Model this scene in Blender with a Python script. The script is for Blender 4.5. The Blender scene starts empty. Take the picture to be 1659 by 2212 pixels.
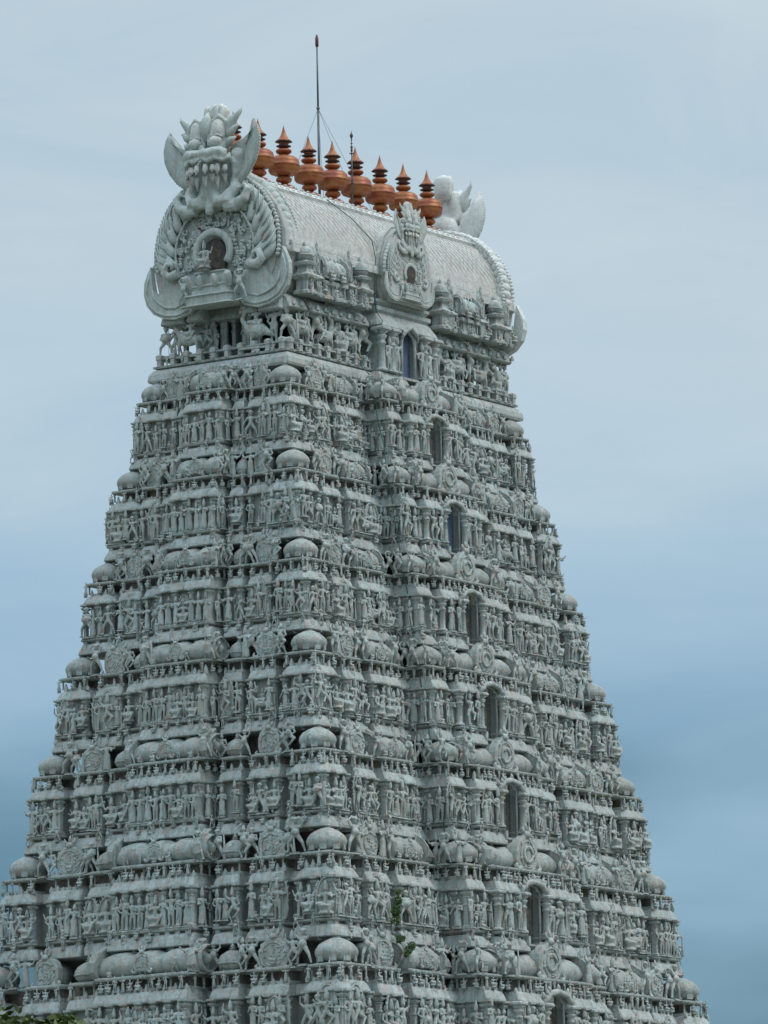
import bpy, bmesh, math, random
from mathutils import Vector, Matrix
import numpy as np
random.seed(7)
PI = math.pi
scene = bpy.context.scene
col = scene.collection
V = Vector

# ------------------------------------------------------------------ camera data
CAMP = V((-264.2334, -181.6590, 1.6))
FW = V((0.81694675, 0.55331547, 0.16260382))
RT = V((0.56335721, -0.8259781, -0.01971895))
UP = V((-0.1233964, -0.10771337, 0.98649438))
FPX, PW, PH = 13392.7257, 1659.0, 2212.0
def project(p):
    d = V(p) - CAMP
    w = d.dot(FW)
    return PW/2 + FPX*d.dot(RT)/w, PH/2 - FPX*d.dot(UP)/w, w

# ------------------------------------------------------------------ materials
def new_mat(name):
    m = bpy.data.materials.new(name); m.use_nodes = True
    nt = m.node_tree; nt.nodes.clear()
    out = nt.nodes.new('ShaderNodeOutputMaterial')
    b = nt.nodes.new('ShaderNodeBsdfPrincipled')
    nt.links.new(b.outputs[0], out.inputs[0])
    return m, nt, b
def N(nt, t, **kw):
    n = nt.nodes.new(t)
    for k, v in kw.items():
        if hasattr(n, k): setattr(n, k, v)
        else: n.inputs[k].default_value = v
    return n
def ramp(nt, stops, src):
    r = nt.nodes.new('ShaderNodeValToRGB')
    e = r.color_ramp.elements
    while len(e) < len(stops): e.new(.5)
    for k, (p, c) in enumerate(stops):
        e[k].position = p
        e[k].color = (c, c, c, 1) if isinstance(c, (int, float)) else (*c, 1)
    nt.links.new(src, r.inputs[0]); return r
def mixc(nt, fac, a, b, mode='MIX'):
    m = nt.nodes.new('ShaderNodeMix'); m.data_type = 'RGBA'; m.blend_type = mode
    for sock, v in ((m.inputs[0], fac), (m.inputs[6], a), (m.inputs[7], b)):
        if hasattr(v, 'links'): nt.links.new(v, sock)
        elif isinstance(v, (int, float)): sock.default_value = v
        else: sock.default_value = (*v, 1)
    return m.outputs[2]

def stucco(name, base, grime, stain=.6, scales=False, rough=.85, bump=.7):
    m, nt, b = new_mat(name)
    geo = N(nt, 'ShaderNodeNewGeometry')
    pos = geo.outputs['Position']
    # large weathering
    n1 = N(nt, 'ShaderNodeTexNoise', Scale=.55, Detail=6, Roughness=.65); nt.links.new(pos, n1.inputs[0])
    # vertical streaks
    mp = N(nt, 'ShaderNodeMapping'); mp.inputs['Scale'].default_value = (3.2, 3.2, .35)
    nt.links.new(pos, mp.inputs[0])
    n2 = N(nt, 'ShaderNodeTexNoise', Scale=1.0, Detail=5, Roughness=.7); nt.links.new(mp.outputs[0], n2.inputs[0])
    n3 = N(nt, 'ShaderNodeTexNoise', Scale=5.5, Detail=4, Roughness=.7); nt.links.new(pos, n3.inputs[0])
    n4 = N(nt, 'ShaderNodeTexNoise', Scale=3.1, Detail=3, Roughness=.6); nt.links.new(pos, n4.inputs[0])
    c = mixc(nt, ramp(nt, [(.38, 0), (.62, stain)], n1.outputs[0]).outputs[0], base, tuple(x*.74 for x in base))
    c = mixc(nt, ramp(nt, [(.47, 0), (.68, stain)], n2.outputs[0]).outputs[0], c, grime)
    c = mixc(nt, ramp(nt, [(.49, 0), (.66, .75*stain)], n3.outputs[0]).outputs[0], c, (.12, .27, .20))
    c = mixc(nt, ramp(nt, [(.50, 0), (.68, .75*stain)], n4.outputs[0]).outputs[0], c, (.47, .29, .235))
    n6 = N(nt, 'ShaderNodeTexNoise', Scale=.16, Detail=3, Roughness=.5); nt.links.new(pos, n6.inputs[0])
    c = mixc(nt, ramp(nt, [(.42, 0), (.62, .5*stain)], n6.outputs[0]).outputs[0], c, (base[0]*.78, base[1]*.72, base[2]*.64))
    mp3 = N(nt, 'ShaderNodeMapping'); mp3.inputs['Scale'].default_value = (5.5, 5.5, .22); nt.links.new(pos, mp3.inputs[0])
    n7 = N(nt, 'ShaderNodeTexNoise', Scale=1.0, Detail=3, Roughness=.6); nt.links.new(mp3.outputs[0], n7.inputs[0])
    c = mixc(nt, ramp(nt, [(.60, 0), (.72, .75*stain)], n7.outputs[0]).outputs[0], c, (.13, .14, .125))
    nt.links.new(c, b.inputs['Base Color'])
    b.inputs['Roughness'].default_value = rough
    bp = N(nt, 'ShaderNodeBump', Strength=bump, Distance=.07)
    n5 = N(nt, 'ShaderNodeTexNoise', Scale=9, Detail=5, Roughness=.65); nt.links.new(pos, n5.inputs[0])
    if scales:
        mp2 = N(nt, 'ShaderNodeMapping'); mp2.inputs['Scale'].default_value = (3.2, 3.2, 3.2)
        mp2.inputs['Rotation'].default_value = (0, math.radians(45), 0)
        nt.links.new(pos, mp2.inputs[0])
        ck = N(nt, 'ShaderNodeTexVoronoi', Scale=1.0, Randomness=.0); nt.links.new(mp2.outputs[0], ck.inputs[0])
        mx = N(nt, 'ShaderNodeMath', operation='ADD')
        mm = N(nt, 'ShaderNodeMath', operation='MULTIPLY'); mm.inputs[1].default_value = 1.2
        nt.links.new(ck.outputs[0], mm.inputs[0]); nt.links.new(mm.outputs[0], mx.inputs[0])
        nt.links.new(n5.outputs[0], mx.inputs[1]); nt.links.new(mx.outputs[0], bp.inputs['Height'])
    else:
        nt.links.new(n5.outputs[0], bp.inputs['Height'])
    nt.links.new(bp.outputs[0], b.inputs['Normal'])
    return m
M_ST = stucco('white_stucco', (.53, .60, .61), (.21, .235, .225), .75)
M_WALL = stucco('weathered_shaded_wall_stucco', (.38, .42, .43), (.17, .18, .18), .7)  # weathered, with base darkened further to paint in shade behind the statues
M_DOME = stucco('dome_stucco', (.46, .52, .525), (.20, .22, .21), .85, bump=.9)
M_CORE = stucco('shaded_recess_stucco', (.19, .17, .16), (.11, .095, .09), .7)  # dark brown base paints the shade of the cavities into the colour
M_ORN = stucco('carved_stucco', (.52, .59, .595), (.22, .245, .235), .8, bump=.6)
M_ROOF = stucco('roof_stucco', (.62, .635, .62), (.34, .36, .34), .5)
M_CAP = stucco('ridge_stucco', (.74, .765, .76), (.42, .48, .44), .6)
M_FACE = stucco('gable_stucco', (.56, .63, .625), (.27, .31, .305), .5, bump=.3)
M_PANEL = stucco('door_panel_grey', (.12, .12, .115), (.07, .07, .07), .7)
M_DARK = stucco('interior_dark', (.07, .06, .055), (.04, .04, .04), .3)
def plain(name, c, rough=.6, metal=0., var=.25, sc=4.):
    m, nt, b = new_mat(name)
    geo = N(nt, 'ShaderNodeNewGeometry')
    n = N(nt, 'ShaderNodeTexNoise', Scale=sc, Detail=5, Roughness=.65); nt.links.new(geo.outputs['Position'], n.inputs[0])
    cc = mixc(nt, ramp(nt, [(.3, 0), (.7, 1)], n.outputs[0]).outputs[0], tuple(x*(1-var) for x in c), tuple(min(1, x*(1+var)) for x in c))
    nt.links.new(cc, b.inputs['Base Color']); b.inputs['Roughness'].default_value = rough; b.inputs['Metallic'].default_value = metal
    return m
M_BLUE = plain('blue_painted_panel', (.085, .125, .20), .6)
def copper_mat():
    m, nt, b = new_mat('copper')
    tc = N(nt, 'ShaderNodeTexCoord'); oi = N(nt, 'ShaderNodeObjectInfo')
    n = N(nt, 'ShaderNodeTexNoise', Scale=1.7, Detail=6, Roughness=.7)
    ad = N(nt, 'ShaderNodeVectorMath', operation='ADD')
    geo = N(nt, 'ShaderNodeNewGeometry')
    nt.links.new(geo.outputs['Position'], n.inputs[0])
    c = mixc(nt, ramp(nt, [(.42, 0), (.60, 1)], n.outputs[0]).outputs[0], (.27, .062, .028), (.35, .135, .035))
    n2 = N(nt, 'ShaderNodeTexNoise', Scale=7, Detail=5, Roughness=.7); nt.links.new(geo.outputs['Position'], n2.inputs[0])
    c = mixc(nt, ramp(nt, [(.52, 0), (.75, .8)], n2.outputs[0]).outputs[0], c, (.16, .06, .035))
    nt.links.new(c, b.inputs['Base Color'])
    b.inputs['Metallic'].default_value = .2; b.inputs['Roughness'].default_value = .42
    bp = N(nt, 'ShaderNodeBump', Strength=.3, Distance=.03); nt.links.new(n2.outputs[0], bp.inputs['Height']); nt.links.new(bp.outputs[0], b.inputs['Normal'])
    return m
M_COP = copper_mat()
M_COPD = plain('tarnished_copper', (.09, .05, .05), .5, .3)
M_STEEL = plain('grey_steel', (.10, .12, .13), .5, .4)
M_RED = plain('red_lamp_housing', (.12, .03, .03), .5)
M_CABLE = plain('green_cable', (.02, .10, .08), .6)
M_LEAF = plain('weed_leaf', (.05, .115, .022), .6, 0, .5, 6)
M_TREE = plain('tree_leaf', (.055, .085, .010), .6, 0, .5, 1.5)
M_BARK = plain('bark', (.10, .08, .06), .9)
M_GROUND = plain('dry_earth_and_grass', (.12, .12, .08), .95, 0, .4, .05)
M_GRAN = plain('grey_granite', (.26, .25, .24), .85, 0, .25, .8)

# ------------------------------------------------------------------ mesh builder
class MB:
    def __init__(s): s.v = []; s.f = []; s.sm = []
    def add(s, vs, fs, smooth=False):
        o = len(s.v); s.v.extend([tuple(p) for p in vs])
        for f in fs: s.f.append(tuple(i+o for i in f)); s.sm.append(smooth)
    def box(s, x0, x1, y0, y1, z0, z1):
        s.add([(x0,y0,z0),(x1,y0,z0),(x1,y1,z0),(x0,y1,z0),(x0,y0,z1),(x1,y0,z1),(x1,y1,z1),(x0,y1,z1)],
              [(0,3,2,1),(4,5,6,7),(0,1,5,4),(1,2,6,5),(2,3,7,6),(3,0,4,7)])
    def stack(s, x0, x1, y0, y1, prof, ch=.0, smooth=False, sx=1., sy=1.):
        """rectangular moulding: prof = [(e, z)...]; each level grows by e"""
        rings = []
        for e, z in prof:
            a, b, c, d = x0-e*sx, x1+e*sx, y0-e*sy, y1+e*sy
            k = min(ch, (b-a)*.3, (d-c)*.3)
            if k > 0: rings.append([(a+k,c,z),(b-k,c,z),(b,c+k,z),(b,d-k,z),(b-k,d,z),(a+k,d,z),(a,d-k,z),(a,c+k,z)])
            else: rings.append([(a,c,z),(b,c,z),(b,d,z),(a,d,z)])
        s.loft(rings, smooth)
    def loft(s, rings, smooth=False, caps=True):
        n = len(rings[0]); vs = [p for r in rings for p in r]; fs = []
        for k in range(len(rings)-1):
            for j in range(n):
                fs.append((k*n+j, k*n+(j+1)%n, (k+1)*n+(j+1)%n, (k+1)*n+j))
        s.add(vs, fs, smooth)
        if caps:
            o = len(s.v)-len(vs)
            s.f.append(tuple(o+j for j in reversed(range(n)))); s.sm.append(False)
            s.f.append(tuple(o+(len(rings)-1)*n+j for j in range(n))); s.sm.append(False)
    def lathe(s, prof, n=12, c=(0,0,0), smooth=True, lobes=0, lob=.0, ph=0., sx=1., sy=1.):
        rings = []
        for r, z in prof:
            rg = []
            for j in range(n):
                a = 2*PI*j/n+ph
                rr = r*(1+lob*abs(math.cos(a*lobes/2)) if lobes else 1)
                rg.append((c[0]+sx*rr*math.cos(a), c[1]+sy*rr*math.sin(a), c[2]+z))
            rings.append(rg)
        s.loft(rings, smooth)
    def tube(s, pts, rad, n=7, smooth=True, flat=1., up=(0,0,1)):
        pts = [V(p) for p in pts]; rings = []
        if not hasattr(rad, '__len__'): rad = [rad]*len(pts)
        for k, p in enumerate(pts):
            t = (pts[min(k+1, len(pts)-1)]-pts[max(k-1, 0)]).normalized()
            a = t.cross(V(up))
            if a.length < 1e-3: a = t.cross(V((1, .1, 0)))
            a.normalize(); b = t.cross(a).normalized()
            rings.append([tuple(p+a*rad[k]*math.cos(2*PI*j/n)+b*rad[k]*flat*math.sin(2*PI*j/n)) for j in range(n)])
        s.loft(rings, smooth)
    def cap(s, p, q, r0, r1, n=8):
        """capsule with round ends"""
        p = V(p); q = V(q); d = (q-p)
        L = d.length
        t = d/L if L > 1e-6 else V((0,0,1))
        a = t.cross(V((0,0,1)))
        if a.length < 1e-3: a = V((1,0,0))
        a.normalize(); b = t.cross(a)
        rings = []
        for (c, r, ks) in ((p, r0, (-75,-45,-15)), (q, r1, (15,45,75))):
            for k in ks:
                k = math.radians(k)
                o = c+t*r*math.sin(k); rr = r*math.cos(k)
                rings.append([tuple(o+a*rr*math.cos(2*PI*j/n)+b*rr*math.sin(2*PI*j/n)) for j in range(n)])
        s.loft(rings, True)
    def ell(s, c, r, n=10, m=6):
        rings = []
        for i in range(m):
            k = -PI/2+PI*(i+.5)/m
            rings.append([(c[0]+r[0]*math.cos(k)*math.cos(2*PI*j/n), c[1]+r[1]*math.cos(k)*math.sin(2*PI*j/n), c[2]+r[2]*math.sin(k)) for j in range(n)])
        s.loft(rings, True)
    def prism(s, poly, y0, y1, smooth=False, bev=.0):
        """poly in (x,z), extruded along y"""
        n = len(poly)
        cx = sum(p[0] for p in poly)/n; cz = sum(p[1] for p in poly)/n
        def ring(y, k): return [(cx+(p[0]-cx)*k, y, cz+(p[1]-cz)*k) for p in poly]
        if bev: s.loft([ring(y0, 1), ring(y1-bev*(1 if y1 > y0 else -1), 1), ring(y1, .9)], smooth)
        else: s.loft([ring(y0, 1), ring(y1, 1)], smooth)
    def merge(s, o, M=None):
        vs = [tuple(M @ V(p)) for p in o.v] if M is not None else o.v
        k = len(s.v); s.v.extend(vs)
        for f, sm in zip(o.f, o.sm): s.f.append(tuple(i+k for i in f)); s.sm.append(sm)
    def mesh(s, name, mat):
        me = bpy.data.meshes.new(name); me.from_pydata(s.v, [], s.f)
        me.polygons.foreach_set('use_smooth', s.sm)
        me.materials.append(mat); me.update()
        bm = bmesh.new(); bm.from_mesh(me); bmesh.ops.recalc_face_normals(bm, faces=bm.faces); bm.to_mesh(me); bm.free()
        return me
def link(name, data, parent=None, M=None):
    o = bpy.data.objects.new(name, data); col.objects.link(o)
    if parent: o.parent = parent
    if M is not None: o.matrix_local = M
    return o
def empty(name, loc, label, cat, group=None):
    o = bpy.data.objects.new(name, None); col.objects.link(o); o.location = loc
    o['label'] = label; o['category'] = cat
    if group: o['group'] = group
    return o
def tag(o, label, cat, group=None, kind=None):
    o['label'] = label; o['category'] = cat
    if group: o['group'] = group
    if kind: o['kind'] = kind
    return o
def remesh(mb, voxel, ratio=None, smooth=2):
    """one continuous skin round overlapping closed pieces"""
    me = mb.mesh('tmp', M_ORN)
    o = bpy.data.objects.new('tmp', me); col.objects.link(o)
    r = o.modifiers.new('r', 'REMESH'); r.mode = 'VOXEL'; r.voxel_size = voxel
    if smooth:
        s = o.modifiers.new('s', 'SMOOTH'); s.iterations = smooth; s.factor = .5
    if ratio:
        d = o.modifiers.new('d', 'DECIMATE'); d.ratio = ratio
    dg = bpy.context.evaluated_depsgraph_get(); ev = o.evaluated_get(dg)
    m2 = ev.to_mesh()
    out = MB()
    out.v = [tuple(v.co) for v in m2.vertices]; out.f = [tuple(p.vertices) for p in m2.polygons]; out.sm = [True]*len(out.f)
    ev.to_mesh_clear(); bpy.data.objects.remove(o); bpy.data.meshes.remove(me)
    return out

# ------------------------------------------------------------------ statues (x right, -y front, z up; body about 1 unit tall)
def figure(arms, hip=0., crown='tall', legs='stand', belly=0., skirt=False, halo=False, ped=.06, extra=None):
    b = MB(); f = -1
    z0 = ped
    H = .92
    def P(x, y, z): return (x, y, z0+z*H)
    hx = hip*.05
    if legs == 'stand':
        b.cap(P(-.05+hx,0,.47), P(-.06,-.01,.25), .062, .042); b.cap(P(-.06,-.01,.25), P(-.065,0,.03), .042, .028)
        b.cap(P(.05+hx,0,.47), P(.06+hip*.03,-.02,.25), .062, .042); b.cap(P(.06+hip*.03,-.02,.25), P(.065,0,.03), .042, .028)
        b.cap(P(-.065,-.01,.015), P(-.075,-.07,.012), .026, .02); b.cap(P(.065,-.01,.015), P(.075,-.07,.012), .026, .02)
    elif legs == 'dance':
        b.cap(P(-.05,0,.45), P(-.14,-.03,.27), .062, .044); b.cap(P(-.14,-.03,.27), P(-.05,0,.04), .042, .028)
        b.cap(P(.05,0,.45), P(.19,-.06,.36), .062, .046); b.cap(P(.19,-.06,.36), P(.07,-.10,.17), .042, .028)
        b.cap(P(-.05,-.01,.015), P(-.07,-.08,.012), .026, .02); b.cap(P(.07,-.10,.17), P(.02,-.13,.15), .026, .02)
    elif legs == 'stride':
        b.cap(P(-.05,0,.45), P(-.17,-.02,.28), .066, .046); b.cap(P(-.17,-.02,.28), P(-.19,0,.04), .044, .03)
        b.cap(P(.05,0,.45), P(.17,-.02,.26), .066, .046); b.cap(P(.17,-.02,.26), P(.23,0,.04), .044, .03)
        b.cap(P(-.19,0,.015), P(-.23,-.06,.012), .028, .02); b.cap(P(.23,0,.015), P(.27,-.06,.012), .028, .02)
    elif legs == 'sit':
        b.lathe([(.20,0),(.21,.04),(.15,.08),(.17,.14),(.21,.2),(.2,.24)], 10, (0,0,z0))
        b.cap(P(-.06,0,.30), P(-.20,-.10,.28), .07, .05); b.cap(P(-.20,-.10,.28), P(.0,-.15,.27), .045, .03)
        b.cap(P(.06,0,.30), P(.20,-.10,.30), .07, .05); b.cap(P(.20,-.10,.30), P(.12,-.16,.08), .045, .03)
    dz = 0 if legs != 'sit' else -.17
    if skirt: b.lathe([(.13,.02),(.12,.15),(.10,.3),(.10,.44),(.08,.5)], 10, (hx*.5,0,z0), sy=.75)
    b.ell(P(hx,0,.49+dz), (.095,.07,.07))
    b.cap(P(hx*.6,0,.50+dz), P(0,0,.64+dz), .068+.03*belly, .066)
    if belly: b.ell(P(0,-.04,.56+dz), (.075+.05*belly,.06+.05*belly,.08+.03*belly))
    b.cap(P(-.065,0,.70+dz), P(.065,0,.70+dz), .058, .058)
    b.cap(P(0,0,.74+dz), P(-hx*.4,0,.80+dz), .032, .03)
    hd = P(-hx*.5,-.01,.855+dz)
    b.ell(hd, (.055,.06,.07))
    b.cap((hd[0],hd[1]-.055,hd[2]-.01), (hd[0],hd[1]-.065,hd[2]-.02), .014, .014, 6)
    b.ell((hd[0]-.057,hd[1]+.01,hd[2]-.01), (.014,.02,.035), 6, 4); b.ell((hd[0]+.057,hd[1]+.01,hd[2]-.01), (.014,.02,.035), 6, 4)
    if crown == 'tall': b.lathe([(.062,0),(.066,.03),(.05,.06),(.056,.08),(.036,.12),(.04,.14),(.012,.19)], 8, (hd[0],hd[1]+.005,hd[2]+.03))
    elif crown == 'bun': b.ell((hd[0],hd[1]+.01,hd[2]+.075), (.04,.04,.045), 8, 5)
    elif crown == 'wide': b.lathe([(.07,0),(.1,.03),(.06,.07),(.03,.10)], 8, (hd[0],hd[1]+.01,hd[2]+.03))
    for sx, kind in arms:
        sh = P(.115*sx,0,.71+dz)
        K = {'hip': ((.18,.0,.56),(.10,-.05,.49)), 'down': ((.155,0,.55),(.16,-.02,.41)), 'chest': ((.165,-.02,.57),(.06,-.11,.62)),
             'up': ((.22,-.01,.80),(.20,-.03,.96)), 'over': ((.20,0,.86),(.08,0,.99)), 'out': ((.24,-.02,.69),(.31,-.04,.79)),
             'back': ((.21,.03,.66),(.27,.03,.83)), 'fwd': ((.17,-.06,.62),(.15,-.17,.66)), 'low': ((.2,-.0,.60),(.25,-.03,.47))}[kind]
        e = P(K[0][0]*sx, K[0][1], K[0][2]+dz); h = P(K[1][0]*sx, K[1][1], K[1][2]+dz)
        b.cap(sh, e, .036, .028); b.cap(e, h, .028, .022); b.ell(h, (.028,.026,.034), 7, 5)
        b.lathe([(.028,-.012),(.036,0),(.028,.012)], 7, e)
    b.cap(P(-.12,0,.715+dz), P(-.13,0,.70+dz), .045, .04); b.cap(P(.12,0,.715+dz), P(.13,0,.70+dz), .045, .04)
    b.ell(P(hx-.07,-.01,.47+dz), (.03,.05,.06), 7, 5); b.ell(P(hx+.07,-.01,.47+dz), (.03,.05,.06), 7, 5)
    if extra == 'club': b.cap(P(.27,-.04,.78), P(.30,-.04,.05), .022, .05)
    if extra == 'staff': b.cap(P(-.27,-.03,1.0), P(-.26,-.03,.02), .016, .016)
    out = remesh(b, .019, .30)
    if ped: out.stack(-.11, .11, -.09, .07, [(.02,0),(.02,.02),(0,.03),(.0,.045),(.015,.06)])
    if halo:
        pts = []
        hw, top = .27, 1.08+dz
        for k in range(15):
            a = PI*k/14
            pts.append((-hw*math.cos(a)*(1 if 0 < k < 14 else .9), .05, z0+.45+dz+(top-.45-dz)*math.sin(a)))
        pts = [(-.22,.05,z0), (-.26,.05,z0+.25)]+pts+[(.26,.05,z0+.25), (.22,.05,z0)]
        out.tube(pts, .026, 6, flat=1.2, up=(0,1,0))
        for k in range(2, len(pts)-2, 1):
            p = V(pts[k]); d = (p-V((0,.05,.55))).normalized()
            out.tube([p, p+d*.05, p+d*.085+V((0,0,.02))], [.022,.016,.003], 5)
        out.prism([(q[0]*.98, q[2]) for q in pts], .085, .055)
    return out
FIG = {}
def mkfig(key, **kw): FIG[key] = figure(**kw)
mkfig('a', arms=[(-1,'hip'),(1,'chest')], hip=.6)
mkfig('b', arms=[(-1,'chest'),(1,'chest')], hip=0, skirt=True)
mkfig('c', arms=[(-1,'down'),(1,'out')], hip=-.8, extra='club')
mkfig('d', arms=[(-1,'up'),(1,'hip')], hip=1., legs='dance')
mkfig('e', arms=[(-1,'hip'),(1,'up'),(-1,'back'),(1,'back')], hip=0)
mkfig('f', arms=[(-1,'fwd'),(1,'fwd'),(-1,'out'),(1,'out')], skirt=True)
mkfig('g', arms=[(-1,'low'),(1,'chest')], hip=-.5, crown='bun', skirt=True)
mkfig('h', arms=[(-1,'low'),(1,'out')], legs='stride', extra='staff', crown='wide')
mkfig('sa', arms=[(-1,'fwd'),(1,'chest'),(-1,'back'),(1,'back')], legs='sit')
mkfig('sb', arms=[(-1,'hip'),(1,'out')], legs='sit', crown='bun')
mkfig('na', arms=[(-1,'hip'),(1,'fwd'),(-1,'back'),(1,'back')], halo=True)
mkfig('nb', arms=[(-1,'out'),(1,'chest'),(-1,'up')], legs='dance', halo=True)
mkfig('nc', arms=[(-1,'fwd'),(1,'fwd'),(-1,'back'),(1,'back')], legs='sit', halo=True)
mkfig('ga', arms=[(-1,'over'),(1,'over')], legs='stride', belly=.7, crown='wide')
mkfig('gb', arms=[(-1,'over'),(1,'hip')], legs='dance', belly=.4, crown='bun')
mkfig('gc', arms=[(-1,'up'),(1,'up')], legs='stride', belly=.8, crown='wide')
mkfig('gd', arms=[(-1,'hip'),(1,'chest')], legs='stride', belly=1., crown='wide', extra='club')
# riding group: figure on a bull-like mount seen side on
def mount_group(flip=1, bird=False):
    b = MB(); s = flip
    if not bird:
        b.ell((0,0,.36), (.26,.11,.13)); b.ell((-.17*s,0,.42), (.12,.1,.13)); b.cap((-.2*s,0,.42), (-.31*s,-.01,.58), .075, .05)
        b.cap((-.32*s,-.01,.60), (-.42*s,-.02,.53), .05, .03); b.cap((-.33*s,.04,.63), (-.36*s,.08,.72), .015, .008); b.cap((-.33*s,-.05,.63), (-.36*s,-.09,.72), .015, .008)
        for x, y, k in ((-.2,-.06,-.04), (-.19,.06,.05), (.19,-.06,.03), (.2,.06,-.03)):
            b.cap((x*s,y,.34), (x*s+k*s,y,.17), .05, .03); b.cap((x*s+k*s,y,.17), (x*s+k*.5*s,y,.03), .028, .026)
        b.cap((.25*s,0,.42), (.33*s,0,.20), .02, .02)
        top = .48
    else:
        b.ell((0,0,.34), (.22,.13,.15)); b.cap((.12*s,0,.36), (.36*s,0,.22), .11, .03); b.cap((-.15*s,0,.40), (-.25*s,-.02,.55), .07, .04)
        b.cap((-.25*s,-.02,.55), (-.18*s,-.02,.72), .04, .035); b.ell((-.2*s,-.03,.76), (.055,.045,.045)); b.cap((-.23*s,-.03,.76), (-.33*s,-.04,.72), .025, .008)
        b.cap((-.05*s,-.06,.28), (-.06*s,-.08,.05), .03, .02); b.cap((.06*s,.04,.26), (.06*s,.04,.05), .03, .02)
        top = .47
    o = remesh(b, .022, .4)
    r = figure([(-1,'fwd'),(1,'up')], legs='sit', ped=0)
    o.merge(r, Matrix.Translation((0.02*s, -.0, top-.14)) @ Matrix.Scale(.62, 4))
    o.box(-.30, .30, -.1, .1, 0, .035)
    return o
FIG['ma'] = mount_group(1); FIG['mb'] = mount_group(-1); FIG['mc'] = mount_group(1, True)
FM = {k: m.mesh('statue_'+k, M_ORN) for k, m in FIG.items()}
KIND = {}
for k in 'abcdefgh': KIND[k] = 'standing_statue'
KIND.update(sa='seated_statue', sb='seated_statue', na='niche_statue', nb='niche_statue', nc='niche_statue',
            ga='atlas_statue', gb='atlas_statue', gc='atlas_statue', gd='guardian_statue', ma='rider_statue', mb='rider_statue', mc='rider_statue')
PLACED = []      # (kind, key, matrix, storey index) placed after all are known
def faceM(face, t, out, z, s, rot=0., sz=1., sx=1.):
    """matrix on a face: face 'L' = long (-Y) , 'E' = end (-X), 'R' = far end (+X), 'B' = back; t along, out = distance"""
    if face == 'L': base = Matrix.Translation((t, -out, z)); r = 0
    elif face == 'E': base = Matrix.Translation((-out, t, z)); r = -PI/2
    elif face == 'R': base = Matrix.Translation((out, t, z)); r = PI/2
    else: base = Matrix.Translation((t, out, z)); r = PI
    return base @ Matrix.Rotation(r+rot, 4, 'Z') @ Matrix.Diagonal((s*sx, s, s*sz, 1))
def put(key, st, face, t, out, z, s, rot=0., sx=1., sz=1.):
    PLACED.append((KIND[key], FM[key], FIG[key], faceM(face, t, out, z, s, rot, sz, sx), st))

# ------------------------------------------------------------------ reusable ornaments (unit radius / size)
def dome_mb(n=16):
    m = MB()
    m.lathe([(.98,-.12),(1.02,-.06),(.9,-.02),(.72,.0)], 8, smooth=False, ph=PI/8)
    m.lathe([(.55,-.02),(.70,.04),(.95,.16),(1.10,.34),(1.14,.52),(1.08,.70),(.92,.90),(.68,1.06),(.40,1.18),(.14,1.27)], 24, lobes=8, lob=.055, ph=PI/8)
    m.lathe([(.16,1.24),(.24,1.28),(.24,1.31),(.11,1.35),(.10,1.38),(.18,1.44),(.16,1.50),(.06,1.56),(.02,1.7)], 8)
    for k in range(8):
        a = 2*PI*k/8+PI/8
        M = Matrix.Rotation(a, 4, 'Z')
        q = MB(); q.prism([(-.2,.02),(.2,.02),(.24,.25),(.12,.42),(0,.55),(-.12,.42),(-.24,.25)], 0, -.1, bev=.04)
        m.merge(q, M @ Matrix.Translation((0,-.98,.0)))
    return m
def pot_mb():
    m = MB()
    m.lathe([(.9,-.15),(.95,-.05),(.7,0)], 8, smooth=False, ph=PI/8)
    m.lathe([(.7,0),(.92,.18),(1.02,.42),(.98,.68),(.78,.98),(.45,1.2),(.22,1.3)], 16)
    m.lathe([(1.05,.36),(1.08,.42),(1.05,.48)], 16)
    m.lathe([(.5,1.15),(.34,1.24),(.18,1.32),(.3,1.38),(.14,1.45),(.2,1.55),(.1,1.62),(.02,1.8)], 8)
    return m
def disc_outline(n, r, lob=0., k=10, flatb=.0):
    pts = []
    for j in range(n):
        a = -PI/2+2*PI*j/n
        rr = r*(1+lob*abs(math.sin(k*a/2)))
        x, z = rr*math.cos(a), rr*math.sin(a)
        pts.append((x, max(z, -r*(1-flatb))))
    return pts
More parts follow.
